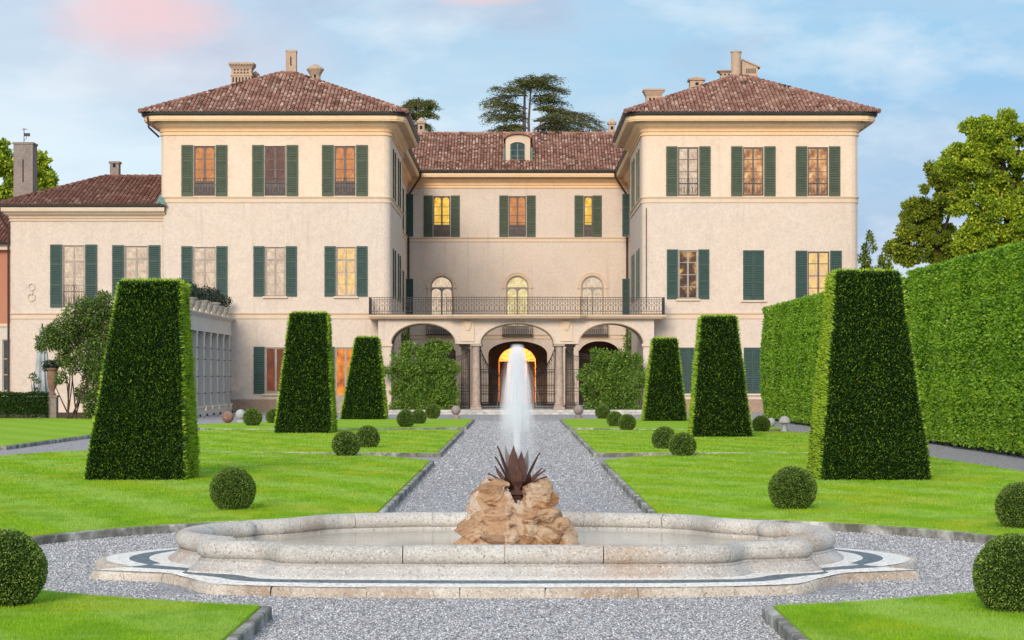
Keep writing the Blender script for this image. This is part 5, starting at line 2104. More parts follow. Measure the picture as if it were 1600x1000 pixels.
def blade_leaf(m, base, az, tilt, L, W, curve):
    n = 9
    d0 = Vector((math.cos(az), math.sin(az), 0))
    side = Vector((-math.sin(az), math.cos(az), 0))
    p = Vector(base)
    t = tilt
    vs = []
    for k in range(n + 1):
        f = k / n
        w = W * (math.sin(PI * min(1, f * .90 + .09)) ** 0.62) * (1 - f ** 9) / 2
        dirv = d0 * math.sin(t) + Vector((0, 0, 1)) * math.cos(t)
        nrm = d0 * math.cos(t) - Vector((0, 0, 1)) * math.sin(t)
        vs += [p + side * w + nrm * w * .35, p - nrm * 0.008, p - side * w + nrm * w * .35, p + nrm * 0.006]
        p = p + dirv * (L / n)
        t += curve / n
    fs = []
    for k in range(n):
        a, b = k * 4, k * 4 + 4
        for i in range(4):
            j = (i + 1) % 4
            fs.append((a + i, b + i, b + j, a + j))
    m.add(vs, fs)


agv = thing('agave_sculpture', 'rusted iron agave plant with pointed blades standing on the rock', 'sculpture', (0.0, 19.93, 0.70))
for az, tl, L, W, cv in ((-112, 5, .42, .115, .03), (-66, 6, .37, .105, .05), (-90, 12, .25, .095, .05), (-150, 14, .45, .06, .30), (-165, 20, .36, .055, .30), (-128, 40, .20, .085, .1), (-48, 40, .21, .09, .1), (178, 42, .28, .05, .5), (190, 52, .25, .045, .5),
                         (-25, 20, .40, .055, .30), (0, 40, .29, .05, .35), (-10, 50, .27, .05, .4), (120, 18, .45, .07, .2), (60, 18, .40, .08, .2), (90, 30, .34, .08, .2), (150, 36, .30, .09, .2), (30, 40, .30, .07, .3), (100, 8, .47, .06, .1)):
    m = MB()
    blade_leaf(m, (0.045 * math.cos(R(az)), 0.045 * math.sin(R(az)), 0.0), R(az), R(tl), L, W, cv)
    m.build('leaf', M['rust'], agv, True)
m = MB()
m.lathe([(.06, -.08), (.075, .0), (.06, .10), (.03, .14)], 12)
m.box(-.13, .13, -.09, .02, -.03, .0)
m.build('nozzle_base', M['rust'], agv)


# the jet: a solid core that breaks into a falling veil of fine drops
def water_mat(name, alpha, em=0.0):
    t = NT(name)
    t.done((0.93, 0.96, 0.98), 0.35, 0.4)
    a = t.n('ShaderNodeBsdfTransparent')
    tl = t.n('ShaderNodeBsdfTranslucent')
    tl.inputs['Color'].default_value = (0.93, 0.96, 0.98, 1)
    m1 = t.n('ShaderNodeMixShader')
    m1.inputs[0].default_value = 0.5
    t.l(t.p.outputs[0], m1.inputs[1])
    t.l(tl.outputs[0], m1.inputs[2])
    m2 = t.n('ShaderNodeMixShader')
    m2.inputs[0].default_value = alpha
    t.l(a.outputs[0], m2.inputs[1])
    t.l(m1.outputs[0], m2.inputs[2])
    t.l(m2.outputs[0], t.out.inputs['Surface'])
    return t.m


jet = thing('water_jet', 'tall white water jet spraying up and falling back from the rusted agave', 'water jet', (0.0, 20.0, 0.80))
ZJ = 1.22     # height above the nozzle


def strands(n, rtop, spread, r, z0, ztop, zend, falling):
    V = []
    for i in range(n):
        a = rng.uniform(0, 2 * PI)
        q = math.sqrt(rng.random())
        h = ztop * (1 - 0.10 * abs(rng.normal())) if falling else ztop * rng.uniform(.7, 1.0)
        K = 10
        pts = []
        if falling:
            vr = spread * q * (0.5 + 0.8 * rng.random())
            s0, s1 = sorted(rng.random(2))
            s1 = min(1, s0 + 0.25 + 0.4 * rng.random())
            for k in range(K + 1):
                tt_ = (s0 + (s1 - s0) * k / K)
                rr = 0.02 + rtop * q + vr * tt_
                pts.append((rr * math.cos(a), rr * math.sin(a), h - (h - zend) * tt_ ** 1.6))
        else:
            for k in range(K + 1):
                f = k / K
                rr = q * (0.018 + (rtop - 0.018) * f ** 2)
                pts.append((rr * math.cos(a), rr * math.sin(a), z0 + (h - z0) * f))
        pts = np.array(pts)
        b = a + rng.uniform(-1, 1) * 1.2
        s_ = np.array([-math.sin(b), math.cos(b) * .4, 0.0])
        w = r * rng.uniform(.5, 1.4) * np.sin(np.linspace(0.12, PI - .12, K + 1))[:, None]
        A, B = pts - s_ * w, pts + s_ * w
        V.append(np.stack([A[:-1], B[:-1], B[1:], A[1:]], 1).reshape(-1, 3))
    return np.concatenate(V)


V = strands(260, 0.042, 0, 0.009, 0.0, ZJ * .96, 0, False)
np_mesh('core', V, 4, np.zeros(len(V) // 4), water_mat('white_water_core', 0.5), jet)
V = strands(1200, 0.05, 0.16, 0.005, 0, ZJ, 0.42, True)
np_mesh('falling_drops', V, 4, np.zeros(len(V) // 4), water_mat('white_water_veil', 0.055), jet)
# fine spray hanging round the jet
m = MB()
m.lathe([(0.03, -.02), (0.30, .0), (.42, .2), (.40, .6), (.30, .95), (.16, 1.24), (.02, 1.32)], 24)
sp_ = NT('fine_spray')
for n_ in (sp_.p,):
    sp_.nt.nodes.remove(n_)
tc_ = sp_.n('ShaderNodeTexCoord')
se_ = sp_.n('ShaderNodeSeparateXYZ')
sp_.l(tc_.outputs['Object'], se_.inputs[0])
rad = sp_.math('SQRT', sp_.math('ADD', sp_.math('MULTIPLY', se_.outputs['X'], se_.outputs['X']), sp_.math('MULTIPLY', se_.outputs['Y'], se_.outputs['Y'])))
zz_ = se_.outputs['Z']
# plume radius grows from the crown of the jet downward
pr2 = sp_.math('ADD', 0.065, sp_.math('MULTIPLY', sp_.math('SUBTRACT', 1.25, zz_), 0.15))
q_ = sp_.math('DIVIDE', rad, pr2)
fall = sp_.math('MAXIMUM', sp_.math('SUBTRACT', 1.0, sp_.math('MULTIPLY', q_, q_)), 0.0)
hz_ = sp_.ramp(sp_.math('DIVIDE', zz_, 1.3), (0.06, 0.02), (0.33, 0.06), (0.58, 0.36), (0.80, 1.0), (0.90, 1.3), (0.96, 0.0))
nz_ = sp_.ramp(sp_.noise(9, 3, 0.6, vec=sp_.map(tc_.outputs['Object'], (2.0, 2.0, 0.35))), (0.3, 0.45), (0.7, 1.25))
den = sp_.math('MULTIPLY', sp_.math('MULTIPLY', sp_.math('MULTIPLY', fall, hz_), nz_), 60.0)
vs_ = sp_.n('ShaderNodeVolumePrincipled')
vs_.inputs['Color'].default_value = (0.97, 0.985, 1.0, 1)
vs_.inputs['Anisotropy'].default_value = 0.0
sp_.l(den, vs_.inputs['Density'])
sp_.l(vs_.outputs[0], sp_.out.inputs['Volume'])
m.build('spray', sp_.m, jet, True)


# ------------------------------------------------------------------ clipped greenery
def quad_points(A, B, C, D, n):
    """random points on a (planar, maybe tapering) quad A B C D"""
    A, B, C, D = (np.array(q, float) for q in (A, B, C, D))
    wb, wt = np.linalg.norm(B - A), np.linalg.norm(C - D)
    v = rng.random(n)
    if abs(wt - wb) > 1e-6:           # even spread over the tapering face
        k = wt / wb
        v = (np.sqrt(1 + v * (k * k - 1)) - 1) / (k - 1)
    u = rng.random(n)
    lo = A + (B - A) * u[:, None]
    hi = D + (C - D) * u[:, None]
    return lo + (hi - lo) * v[:, None]


def area4(A, B, C, D):
    A, B, C, D = (Vector(q) for q in (A, B, C, D))
    return ((B - A).cross(D - A).length + (B - C).cross(D - C).length) / 2


def clipped_faces(faces, dens, L, W, spread, bumpy, tip=0.12, seed=0, lift=0.0, mat_cap=True):
    Vv, T = [], []
    for q in faces:
        n = int(area4(*q) * dens)
        if n < 1:
            continue
        A, B, C, D = (Vector(p) for p in q)
        N = (B - A).cross(D - A)
        if N.length < 1e-9:
            N = (C - A).cross(D - A)
        N = np.array(N.normalized())
        P = quad_points(*q, n)
        bmp = vnoise(P, 3.2, seed) * 0.5 + vnoise(P, 9.0, seed + 3) * 0.35
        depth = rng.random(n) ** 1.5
        if not mat_cap and lift < .15 and A.z < .2 and max(abs(D.z), abs(C.z)) > 2:
            P = P + N * (0.10 * vnoise(P, 0.9, 4) + 0.05 * vnoise(P, 2.3, 6))[:, None]
        P = P + N * (bumpy * bmp - depth * L * 0.9)[:, None]
        D_ = N + rng.normal(size=(n, 3)) * spread + np.array([0, 0, lift])
        ll = L * rng.uniform(0.6, 1.25, n)
        Vv.append(cards(P, D_, ll, W * rng.uniform(0.7, 1.3, n), 0.25))
        gone = None
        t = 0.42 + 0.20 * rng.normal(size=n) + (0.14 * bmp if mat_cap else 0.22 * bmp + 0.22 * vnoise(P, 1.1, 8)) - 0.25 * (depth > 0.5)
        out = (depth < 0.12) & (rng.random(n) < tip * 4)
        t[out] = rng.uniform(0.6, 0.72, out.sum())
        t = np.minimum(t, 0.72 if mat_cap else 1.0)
        T.append(np.clip(t, 0, 1))
    return np.concatenate(Vv), np.concatenate(T)


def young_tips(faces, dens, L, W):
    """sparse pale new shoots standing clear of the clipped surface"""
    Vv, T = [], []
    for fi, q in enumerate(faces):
        n = int(area4(*q) * dens * (0.5 if fi == 0 else 1.4))      # fewer on the front: brightness of the sides is put into the colour
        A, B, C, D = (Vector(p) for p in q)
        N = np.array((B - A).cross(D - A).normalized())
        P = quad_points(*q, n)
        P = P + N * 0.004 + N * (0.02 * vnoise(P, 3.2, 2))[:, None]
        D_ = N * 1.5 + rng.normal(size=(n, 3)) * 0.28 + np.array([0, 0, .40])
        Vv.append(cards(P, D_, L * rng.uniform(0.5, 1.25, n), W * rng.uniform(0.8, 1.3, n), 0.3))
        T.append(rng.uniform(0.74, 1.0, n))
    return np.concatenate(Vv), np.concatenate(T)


def topiary(xb0, xb1, xt0, xt1, yf, ztop, label, dens, L, W, group='clipped yew topiaries'):
    """tapering four sided yew; plan is square"""
    xb0, xb1, xt0, xt1, yf = (q * LQ for q in (xb0, xb1, xt0, xt1, yf))
    ztop = H + (ztop - H) * LQ
    xm, w, wt = (xb0 + xb1) / 2, (xb1 - xb0), (xt1 - xt0)
    yc = yf + w / 2
    o = thing('yew_topiary', label, 'topiary', (xm, yc, LH), group)
    h = ztop - LH
    dxt = (xt0 + xt1) / 2 - xm

    def cr(s, z0, z1):
        a, t_ = w / 2 - s, wt / 2 - s
        return [(-a, -a, z0), (a, -a, z0), (a, a, z0), (-a, a, z0)], [(-t_ + dxt, -t_, z1), (t_ + dxt, -t_, z1), (t_ + dxt, t_, z1), (-t_ + dxt, t_, z1)]
    b, t_ = cr(0.0, 0.03, h)
    faces = [(b[i], b[(i + 1) % 4], t_[(i + 1) % 4], t_[i]) for i in range(4)] + [tuple(t_)]
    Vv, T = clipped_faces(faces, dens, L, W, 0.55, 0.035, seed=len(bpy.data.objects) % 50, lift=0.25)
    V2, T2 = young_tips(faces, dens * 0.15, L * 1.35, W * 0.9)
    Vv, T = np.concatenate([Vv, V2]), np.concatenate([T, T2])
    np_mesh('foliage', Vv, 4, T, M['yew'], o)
    m = MB()
    b, t_ = cr(L * 0.85, 0.0, h - L * .85)
    m.add(b + t_, [(0, 1, 5, 4), (1, 2, 6, 5), (2, 3, 7, 6), (3, 0, 4, 7), (4, 5, 6, 7)])
    m.build('inner_twigs', M['yew_core'], o)
    return o


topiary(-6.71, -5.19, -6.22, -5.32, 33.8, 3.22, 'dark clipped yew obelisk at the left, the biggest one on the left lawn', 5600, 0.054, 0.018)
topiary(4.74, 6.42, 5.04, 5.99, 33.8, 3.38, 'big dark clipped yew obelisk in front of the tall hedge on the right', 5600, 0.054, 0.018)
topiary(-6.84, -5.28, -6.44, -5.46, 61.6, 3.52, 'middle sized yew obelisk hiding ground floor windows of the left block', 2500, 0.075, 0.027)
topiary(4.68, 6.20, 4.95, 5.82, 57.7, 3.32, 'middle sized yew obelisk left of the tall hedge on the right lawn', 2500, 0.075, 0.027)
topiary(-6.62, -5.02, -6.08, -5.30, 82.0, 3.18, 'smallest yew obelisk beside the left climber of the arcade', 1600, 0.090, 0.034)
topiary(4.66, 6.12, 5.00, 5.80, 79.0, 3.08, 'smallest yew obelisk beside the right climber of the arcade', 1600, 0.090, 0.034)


def box_ball_meshes(n, L, W):
    u = rng.normal(size=(n, 3))
    u = unit(u)
    u = u[u[:, 2] > -0.90]
    n = len(u)
    bmp = vnoise(u, 2.6, 1) * 0.022 + vnoise(u, 6.0, 2) * 0.012
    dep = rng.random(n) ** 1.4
    P = u * (0.29 * (1 + bmp) - dep * L * 1.2)[:, None]
    D = u + rng.normal(size=(n, 3)) * 0.75
    V = cards(P, D, L * rng.uniform(.7, 1.3, n), W * rng.uniform(.7, 1.3, n), 0.2)
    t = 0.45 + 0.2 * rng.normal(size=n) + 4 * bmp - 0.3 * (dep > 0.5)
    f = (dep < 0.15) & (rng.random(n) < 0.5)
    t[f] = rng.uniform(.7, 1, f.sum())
    return V, np.clip(t, 0, 1)


def make_ball(n, L, W):
    o = thing('box_ball', None, 'topiary ball', (0, 0, 0))
    V, t_ = box_ball_meshes(n, L, W)
    V[:, 2] += 0.262
    np_mesh('foliage', V, 4, t_, M['box'], o)
    m = MB()
    m.lathe([(0.29 * math.sin(PI * k / 14) * .90, 0.262 - 0.29 * .90 * math.cos(PI * k / 14)) for k in range(1, 14)], 24)
    m.lathe([(0.035, -.02), (0.03, .1)], 8)
    m.build('inner_twigs', M['box_core'], o)
    return o


ball_n = make_ball(22000, 0.018, 0.0095)
ball_f = make_ball(8500, 0.029, 0.016)
BALLS = [
    ('n', 1, 948, 68, 'close box ball cut off by the left edge of the picture'),
    ('n', 1591, 957, 66, 'close box ball on the near right lawn, largest on the right'),
    ('n', 1599, 826, 40, 'box ball half out of the picture at the right edge, behind the largest right one'),
    ('n', 362, 797, 37, 'box ball alone on the lawn just left behind the fountain'),
    ('n', 1240, 796, 38, 'box ball alone in front of the biggest right yew obelisk'),
    ('f', 540, 713, 22, 'front ball of the pair beside the middle left yew obelisk'),
    ('f', 574, 700, 19.5, 'rear ball of the pair beside the middle left yew obelisk'),
    ('f', 1067, 713, 21, 'front ball of the pair beside the middle right yew obelisk'),
    ('f', 1038, 702, 19, 'rear ball of the pair beside the middle right yew obelisk'),
    ('f', 634, 667, 14.5, 'front ball of the three small ones before the left climber'),
    ('f', 654, 662, 12.5, 'middle ball of the three small ones before the left climber'),
    ('f', 676, 653.5, 12, 'rear ball of the three small ones before the left climber'),
    ('f', 980, 672, 14, 'front ball of the three small ones before the right climber'),
    ('f', 961, 666, 13, 'middle ball of the three small ones before the right climber'),
    ('f', 942, 654, 12, 'rear ball of the three small ones before the right climber'),
    ('f', 394, 665, 15, 'box ball next to the brown stone ball by the loggia'),
    ('f', 427, 661, 12.5, 'box ball half hidden behind the middle left yew obelisk'),
    ('f', 1190, 675, 14.5, 'box ball beside the pale stone mushroom and the tall hedge'),
]
first = {'n': True, 'f': True}
for k, (kd, u, v, r, lab) in enumerate(BALLS):
    y = gd(v, LH + .01)
    sc = r * y / F / 0.30
    loc = ((u - CX) * y / F, y + 0.1, LH)
    src = ball_n if kd == 'n' else ball_f
    if first[kd]:
        o = src
        first[kd] = False
        o.location = loc
        o.scale = (sc,) * 3
        o['label'], o['group'] = lab, 'clipped box balls'
    else:
        o = dup(src, loc, random.uniform(0, 6), sc, lab, 'clipped box balls')
    o.scale = (sc * random.uniform(.97, 1.03), sc, sc * random.uniform(.96, 1.02))


def hedge(name, label, x0, x1, y0, y1, z, dens, L, W, mat, core, cat='hedge', faces='fl', group=None, rot=None, sh=0.0):
    """box hedge; sh leans far end sideways"""
    o = thing(name, label, cat, ((x0 + x1) / 2, (y0 + y1) / 2, 0), group)
    ox, oy = o.location.x, o.location.y
    a = [(x0 - ox, y0 - oy), (x1 - ox, y0 - oy), (x1 - ox + sh, y1 - oy), (x0 - ox + sh, y1 - oy)]
    b = [(p[0], p[1], 0.12) for p in a]
    t_ = [(p[0], p[1], z) for p in a]
    fs = {'f': (b[0], b[1], t_[1], t_[0]), 'r': (b[1], b[2], t_[2], t_[1]), 'b': (b[2], b[3], t_[3], t_[2]), 'l': (b[3], b[0], t_[0], t_[3]), 't': tuple(t_)}
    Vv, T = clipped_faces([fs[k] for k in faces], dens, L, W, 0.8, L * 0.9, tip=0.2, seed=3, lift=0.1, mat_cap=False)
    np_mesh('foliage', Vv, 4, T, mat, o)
    m = MB()
    e = L * 1.1 + (.16 if z > 2 else 0.0)
    m.box(x0 - ox + e, x1 - ox - e, y0 - oy + e, y1 - oy - e, 0.25, z - e) if sh == 0 else m.add(
        [(p[0] + (e if i in (0, 3) else -e), p[1] + (e if i < 2 else -e), zz) for zz in (0.25, z - e) for i, p in enumerate(a)],
        [(0, 1, 5, 4), (1, 2, 6, 5), (2, 3, 7, 6), (3, 0, 4, 7), (4, 5, 6, 7)])
    m.build('inner_twigs', core, o)
    m = MB()
    n = int((y1 - y0) / 0.8) + 1
    for i in range(n):
        f = (i + .5) / n
        yy = y0 - oy + (y1 - y0) * f
        xx = x0 - ox + .25 + sh * f + random.uniform(-.05, .1)
        if i == 0:
            m.tube([(0, 0, -.02), (.03, .05, .5)], 0.04, 5)
            st0 = m.build('stem', M['bark'], o, loc=(xx, yy, 0))
        else:
            c_ = st0.copy()
            COL.objects.link(c_)
            c_.location = (xx, yy, 0)
    return o


hedge('hornbeam_hedge', 'tall bright green hornbeam hedge nearest the viewer at the right edge', 10.75, 12.6, 38.0, 59.0, 4.58, 950, 0.085, 0.05, M['hornbeam'], M['hedge_core'], faces='flt', group='tall hornbeam hedges', sh=-.15)
hedge('hornbeam_hedge', 'tall hornbeam hedge farther back, reaching to the right villa block', 10.35, 12.4, 61.2, 88.6, 4.5, 620, 0.10, 0.06, M['hornbeam'], M['hedge_core'], faces='flt', group='tall hornbeam hedges', sh=-.40)
hedge('low_hedge', 'low dark clipped hedge against the villa wall at the left edge', -27.0, -18.6, 85.6, 87.2, 1.05, 700, 0.10, 0.05, M['lowhedge'], M['hedge_core'], faces='frtl')


# ------------------------------------------------------------------ climbers, shrub, pots
def leaf_cloud(name, blobs, n, L, W, mat, parent, sag=0.0, seed=0, loc=None):
    """blobs: (x,y,z,rx,ry,rz) in local coords"""
    vol = np.array([b[3] * b[4] * b[5] for b in blobs]) ** (2 / 3)
    cnt = np.maximum(1, (vol / vol.sum() * n).astype(int))
    Vv, T = [], []
    for b, c in zip(blobs, cnt):
        u = unit(rng.normal(size=(c, 3)))
        r = rng.random(c) ** 0.38
        q = u * r[:, None]
        k = 1 + 0.28 * vnoise(u, 2.4, seed + b[0] * 3)
        P = np.array(b[:3]) + q * np.array(b[3:6]) * k[:, None]
        D = u * 0.7 + rng.normal(size=(c, 3)) * 0.8 + np.array([0, 0, -sag])
        Vv.append(cards(P, D, L * rng.uniform(.6, 1.3, c), W * rng.uniform(.7, 1.3, c), 0.2))
        t = 0.40 + 0.20 * rng.normal(size=c) + 0.12 * vnoise(P, 2.2, seed)
        f = rng.random(c) < 0.10
        t[f] = rng.uniform(.7, 1, f.sum())
        T.append(np.clip(t, 0, 1))
    return np_mesh(name, np.concatenate(Vv), 4, np.concatenate(T), mat, parent)


def climber(label, u0, u1, v0, v1, y, n, extra=()):
    s = y / F
    x0, x1, z0, z1 = (u0 - CX) * s, (u1 - CX) * s, 0.1, H - (v0 - CY) * s
    o = thing('climbing_plant', label, 'climber', ((x0 + x1) / 2, y, 0), 'climbers in the arcade arches')
    bl = []
    nx, nz = 6, 6
    w, h = x1 - x0, z1 - z0
    for i in range(nx):
        for j in range(nz):
            fx, fz = (i + .5) / nx - .5, (j + .5) / nz
            edge = (i in (0, nx - 1)) or j == nz - 1
            if j == nz - 1 and i in (0, nx - 1):
                continue
            g_ = random.uniform(.62, 1.05) if edge else random.uniform(.8, 1.1)
            bl.append((fx * w * .92 + random.uniform(-.12, .12), random.uniform(-.30, .15), z0 + fz * h * .95 + random.uniform(-.14, .16 if j == nz - 1 else .1), w / nx * .82 * g_, .34, h / nz * .82 * g_))
    for k in range(9):                       # loose shoots reaching past the outline
        sx = random.choice((-1, 1))
        bl.append((sx * w * random.uniform(.40, .53), random.uniform(-.2, .1), random.uniform(.3, .95) * h, .12, .12, .16))
    for k in range(6):
        bl.append((random.uniform(-.4, .4) * w, random.uniform(-.2, .1), h * random.uniform(.95, 1.06), .12, .12, .14))
    for (du, dv, r) in extra:
        bl.append(((du - (u0 + u1) / 2) * s, 0, H - (dv - CY) * s, r * s, .25, r * s))
    leaf_cloud('foliage', bl, n, 0.12, 0.06, M['climber'], o, seed=u0)
    m = MB()
    for i in range(7):
        x = (i / 6 - .5) * w * .8
        m.tube([(x, .05, -.02), (x + random.uniform(-.1, .1), .05, h * .4), (x + random.uniform(-.25, .25), .08, h * .85)], [.03, .02, .008], 5)
    m.build('stems', M['bark'], o)


climber('dense leafy climber filling the left arch of the arcade', 608, 717, 541, 640, 102.9, 20000, [(640, 548, 16), (680, 545, 18), (601, 580, 7), (699, 542, 9)])
climber('dense leafy climber filling the right arch of the arcade', 908, 1004, 553, 640, 102.9, 18000, [(935, 556, 14), (970, 560, 16), (1006, 600, 7), (995, 560, 8)])
for lab, u, y in (('small climber on the far wall seen through the left arch', 626, 115.5), ('small climber on the far wall seen through the right arch', 988, 115.5)):
    s = y / F
    o = thing('wall_climber', lab, 'climber', ((u - CX) * s, y, 0), 'climbers in the courtyard')
    bl = [((random.uniform(-8, 8)) * s, random.uniform(-.2, .2), H - (v - CY) * s, 11 * s, .3, 12 * s) for v in range(522, 640, 12)]
    leaf_cloud('foliage', bl, 2600, 0.13, 0.06, M['climber'], o)
    m = MB()
    m.tube([(0, 0, -.02), (.05, 0, 2.0), (0, 0, 3.6)], [.04, .03, .01], 5)
    m.build('stems', M['bark'], o)

# rambling shrub at the loggia's corner
y = 84.8
s = y / F
P3 = lambda u, v, d=0.0: ((u - CX) * s - (-17.3), d, H - (v - CY) * s)
sh = thing('rambling_shrub', 'tall rambling shrub with bare crossing stems left of the biggest left yew', 'shrub', (-17.3, y, 0))
bl = []
for (u, v, r) in ((120, 500, 26), (145, 490, 24), (165, 482, 22), (100, 520, 26), (85, 530, 20), (135, 525, 28), (160, 520, 30), (150, 555, 26), (165, 580, 26), (110, 545, 18), (140, 585, 16), (155, 610, 18), (75, 520, 12), (65, 540, 9), (130, 475, 14),
                  (160, 465, 12), (62, 530, 6), (168, 610, 20), (180, 560, 24), (185, 500, 20), (150, 630, 18), (165, 640, 18), (128, 615, 14), (95, 590, 10), (118, 570, 16), (100, 560, 14), (140, 645, 12)):
    p = P3(u, v, random.uniform(-.5, .5))
    bl.append((*p, r * s, r * s * .8, r * s))
leaf_cloud('foliage', bl, 26000, 0.12, 0.055, M['shrub'], sh, 0.3, seed=5)
m = MB()
base = P3(112, 650)
for (u, v, d) in ((90, 560, 0), (108, 540, .2), (125, 530, -.2), (140, 540, .1), (150, 560, -.2), (100, 580, .3), (135, 590, .2), (160, 560, .3), (118, 560, -.3), (85, 600, 0)):
    e = P3(u, v, d)
    md = ((base[0] + e[0]) / 2 + random.uniform(-.15, .15), d * .5, (base[2] + e[2]) / 2 + random.uniform(-.1, .2))
    m.tube([(base[0] + random.uniform(-.2, .2), 0, -.02), md, e], [.035, .025, .010], 5)
m.build('stems', M['bark'], sh)

# folded parasol, urn with plant, wiry plant beside them
y = 88.6
s = y / F
x = (66 - CX) * s
o = thing('folded_parasol', 'closed grey blue parasol leaning by the villa wall behind the low hedge', 'parasol', (x, y, 0))
m = MB()
n = 18
prof = [(0.16, 2.95), (0.24, 2.2), (0.30, 1.5), (0.42, 0.9), (0.38, 0.72)]
vs, fs = [], []
for r, z in prof + [(0.05, 3.7)]:
    pass
pr3 = [(0.02, 3.75), (0.10, 3.3), (0.20, 2.6), (0.22, 2.1), (0.30, 1.5), (0.40, 0.95), (0.36, 0.75)]
for i, (r, z) in enumerate(pr3):
    for k in range(n):
        a = 2 * PI * k / n
        rr = r * (1 + .22 * (1 if k % 2 else -1) * min(1, i / 2))
        vs.append((rr * math.cos(a) + 0.03 * (3.7 - z) * -0.2, rr * math.sin(a), z))
for i in range(len(pr3) - 1):
    for k in range(n):
        q = (k + 1) % n
        fs.append((i * n + k, (i + 1) * n + k, (i + 1) * n + q, i * n + q))
m.add(vs, fs)
m.build('canopy', M['canvas'], o, True)
m = MB()
m.tube([(0, 0, 0), (0, 0, 3.9)], .03, 8)
m.build('pole', M['iron'], o)
m = MB()
m.lathe([(.32, 0), (.32, .06), (.06, .1), (.05, .3)], 14)
m.build('base', M['greywall'], o)

y = 86.0
s = y / F
o = thing('terracotta_urn', 'weathered urn on a pedestal with a dark plant, beside the folded parasol', 'urn', ((80 - CX) * s, y + .2, 0))
m = MB()
m.box(-.20, .20, -.20, .20, 0, .92)
m.box(-.24, .24, -.24, .24, .92, 1.0)
m.build('pedestal', M['stone_ball'], o)
m = MB()
m.lathe([(.15, 1.0), (.15, 1.06), (.09, 1.12), (.10, 1.2), (.17, 1.35), (.20, 1.6), (.21, 1.85), (.18, 1.95), (.24, 2.02), (.24, 2.08), (.19, 2.06)], 18)
m.build('bowl', M['terracotta'], o, True)
leaf_cloud('plant', [(0, 0, 2.22, .36, .3, .17), (-.25, 0, 2.1, .16, .2, .12), (.2, 0, 2.25, .2, .2, .15)], 700, 0.10, 0.05, M['potleaf'], o)
o = thing('wiry_plant', 'thin brown plant with small heads left of the folded parasol', 'plant', ((45 - CX) * s, y + 1.2, 0))
m = MB()
for k in range(6):
    a = random.uniform(-.25, .25)
    m.tube([(0, 0, 0), (a * .5, 0, .9), (a, random.uniform(-.1, .1), 1.3 + random.random() * .6)], [.02, .014, .008], 4)
m.build('stems', M['bark'], o)
leaf_cloud('leaves', [(-.1, 0, 1.75, .16, .12, .12), (.1, 0, 1.55, .12, .1, .1), (0, 0, 1.2, .12, .1, .12)], 130, 0.10, 0.06, M['shrub'], o)


# pots along the loggia's terrace edge
def make_pot():
    o = thing('potted_plant', None, 'potted plant', (0, 0, 0))
    m = MB()
    m.lathe([(.15, 0), (.15, .05), (.10, .09), (.11, .16), (.19, .30), (.24, .48), (.25, .52), (.28, .54), (.28, .60), (.24, .58)], 16)
    m.build('pot', M['potstone'], o, True)
    leaf_cloud('foliage', [(0, 0, .92, .34, .34, .26), (.16, .1, 1.05, .22, .22, .18), (-.16, -.08, 1.02, .22, .22, .18), (0, 0, .70, .2, .2, .14)], 520, 0.12, 0.055, M['potleaf'], o)
    m = MB()
    for k in range(4):
        m.tube([(0, 0, .5), (random.uniform(-.12, .12), random.uniform(-.12, .12), .95)], .012, 4)
    m.build('stems', M['bark'], o)
    return o


pot = make_pot()
NP = 9
names = ['nearest the viewer beside the big yew', 'second', 'third', 'fourth', 'middle', 'sixth', 'third from the villa wall', 'second from the villa wall', 'closest to the villa wall']
for i in range(NP):
    yy = 90.0 + (104.6 - 90.0) * i / (NP - 1)
    loc = (LX - .22, yy, zt)
    lab = ('potted evergreen on the loggia roof, ' + names[i]) if i in (0, 4, 6, 7, 8) else 'potted evergreen on the loggia roof, %s counted from the big yew' % names[i]
    if i == 0:
        pot.location = loc
        pot['label'], pot['group'] = lab, 'potted plants on the loggia roof'
    else:
        dup(pot, loc, random.uniform(0, 6), random.uniform(.85, 1.08), lab, 'potted plants on the loggia roof')


# ------------------------------------------------------------------ stone balls on plinths
def stone_ball(name, label, u, v, r_px, mat, stem, h=0.0, cap=False, group=None):
    y = gd(v, h)
    s = y / F
    o = thing(name, label, 'stone ornament', ((u - CX) * s, y, h), group)
    r = r_px * s
    m = MB()
    if cap:
        m.lathe([(r * .62, 0), (r * .62, .05), (r * .38, .10), (r * .34, stem - .05), (r * .5, stem)], 16)
        m.build('stem', mat, o, True)
        m = MB()
        m.lathe([(r * .45, stem), (r * .98, stem + r * .28), (r, stem + r * .45), (r * .92, stem + r * .8), (r * .70, stem + r * 1.15), (r * .35, stem + r * 1.38), (.01, stem + r * 1.45)], 20)
        m.build('cap', mat, o, True)
    else:
        m.lathe([(r * .75, 0), (r * .75, stem * .6), (r * .45, stem)], 4 if False else 16)
        m.build('plinth', mat, o)
        m = MB()
        m.lathe([(max(.004, r * math.sin(PI * k / 16)), stem * .9 + r - r * math.cos(PI * k / 16)) for k in range(17)], 24)
        m.build('ball', mat, o, True)
    return o


G = 'stone balls by the villa'
stone_ball('stone_ball', 'brown stone ball on a small plinth near the loggia corner', 356, 664, 9.5, M['terracotta'], .08, group=G)
stone_ball('stone_ball', 'pale stone ball half hidden between brown stone ball and box ball', 376, 660, 8, M['stone_pale'], .12, group=G)
stone_ball('stone_ball', 'grey stone ball left of the path before the left arcade columns', 712.5, 654, 7.6, M['stone_ball'], .16, group=G)
stone_ball('stone_ball', 'grey stone ball right of the path before the right arcade columns', 904, 653, 7.8, M['stone_ball'], .14, group=G)
stone_ball('stone_mushroom', 'pale grey stone mushroom ornament at the foot of the right hedge', 1226, 676, 9.2, M['stone_pale'], .26, cap=True)
stone_ball('stone_ball', 'small pale stone ball partly hidden behind box ball near right hedge', 1205, 671, 7, M['stone_pale'], .10, group=G)


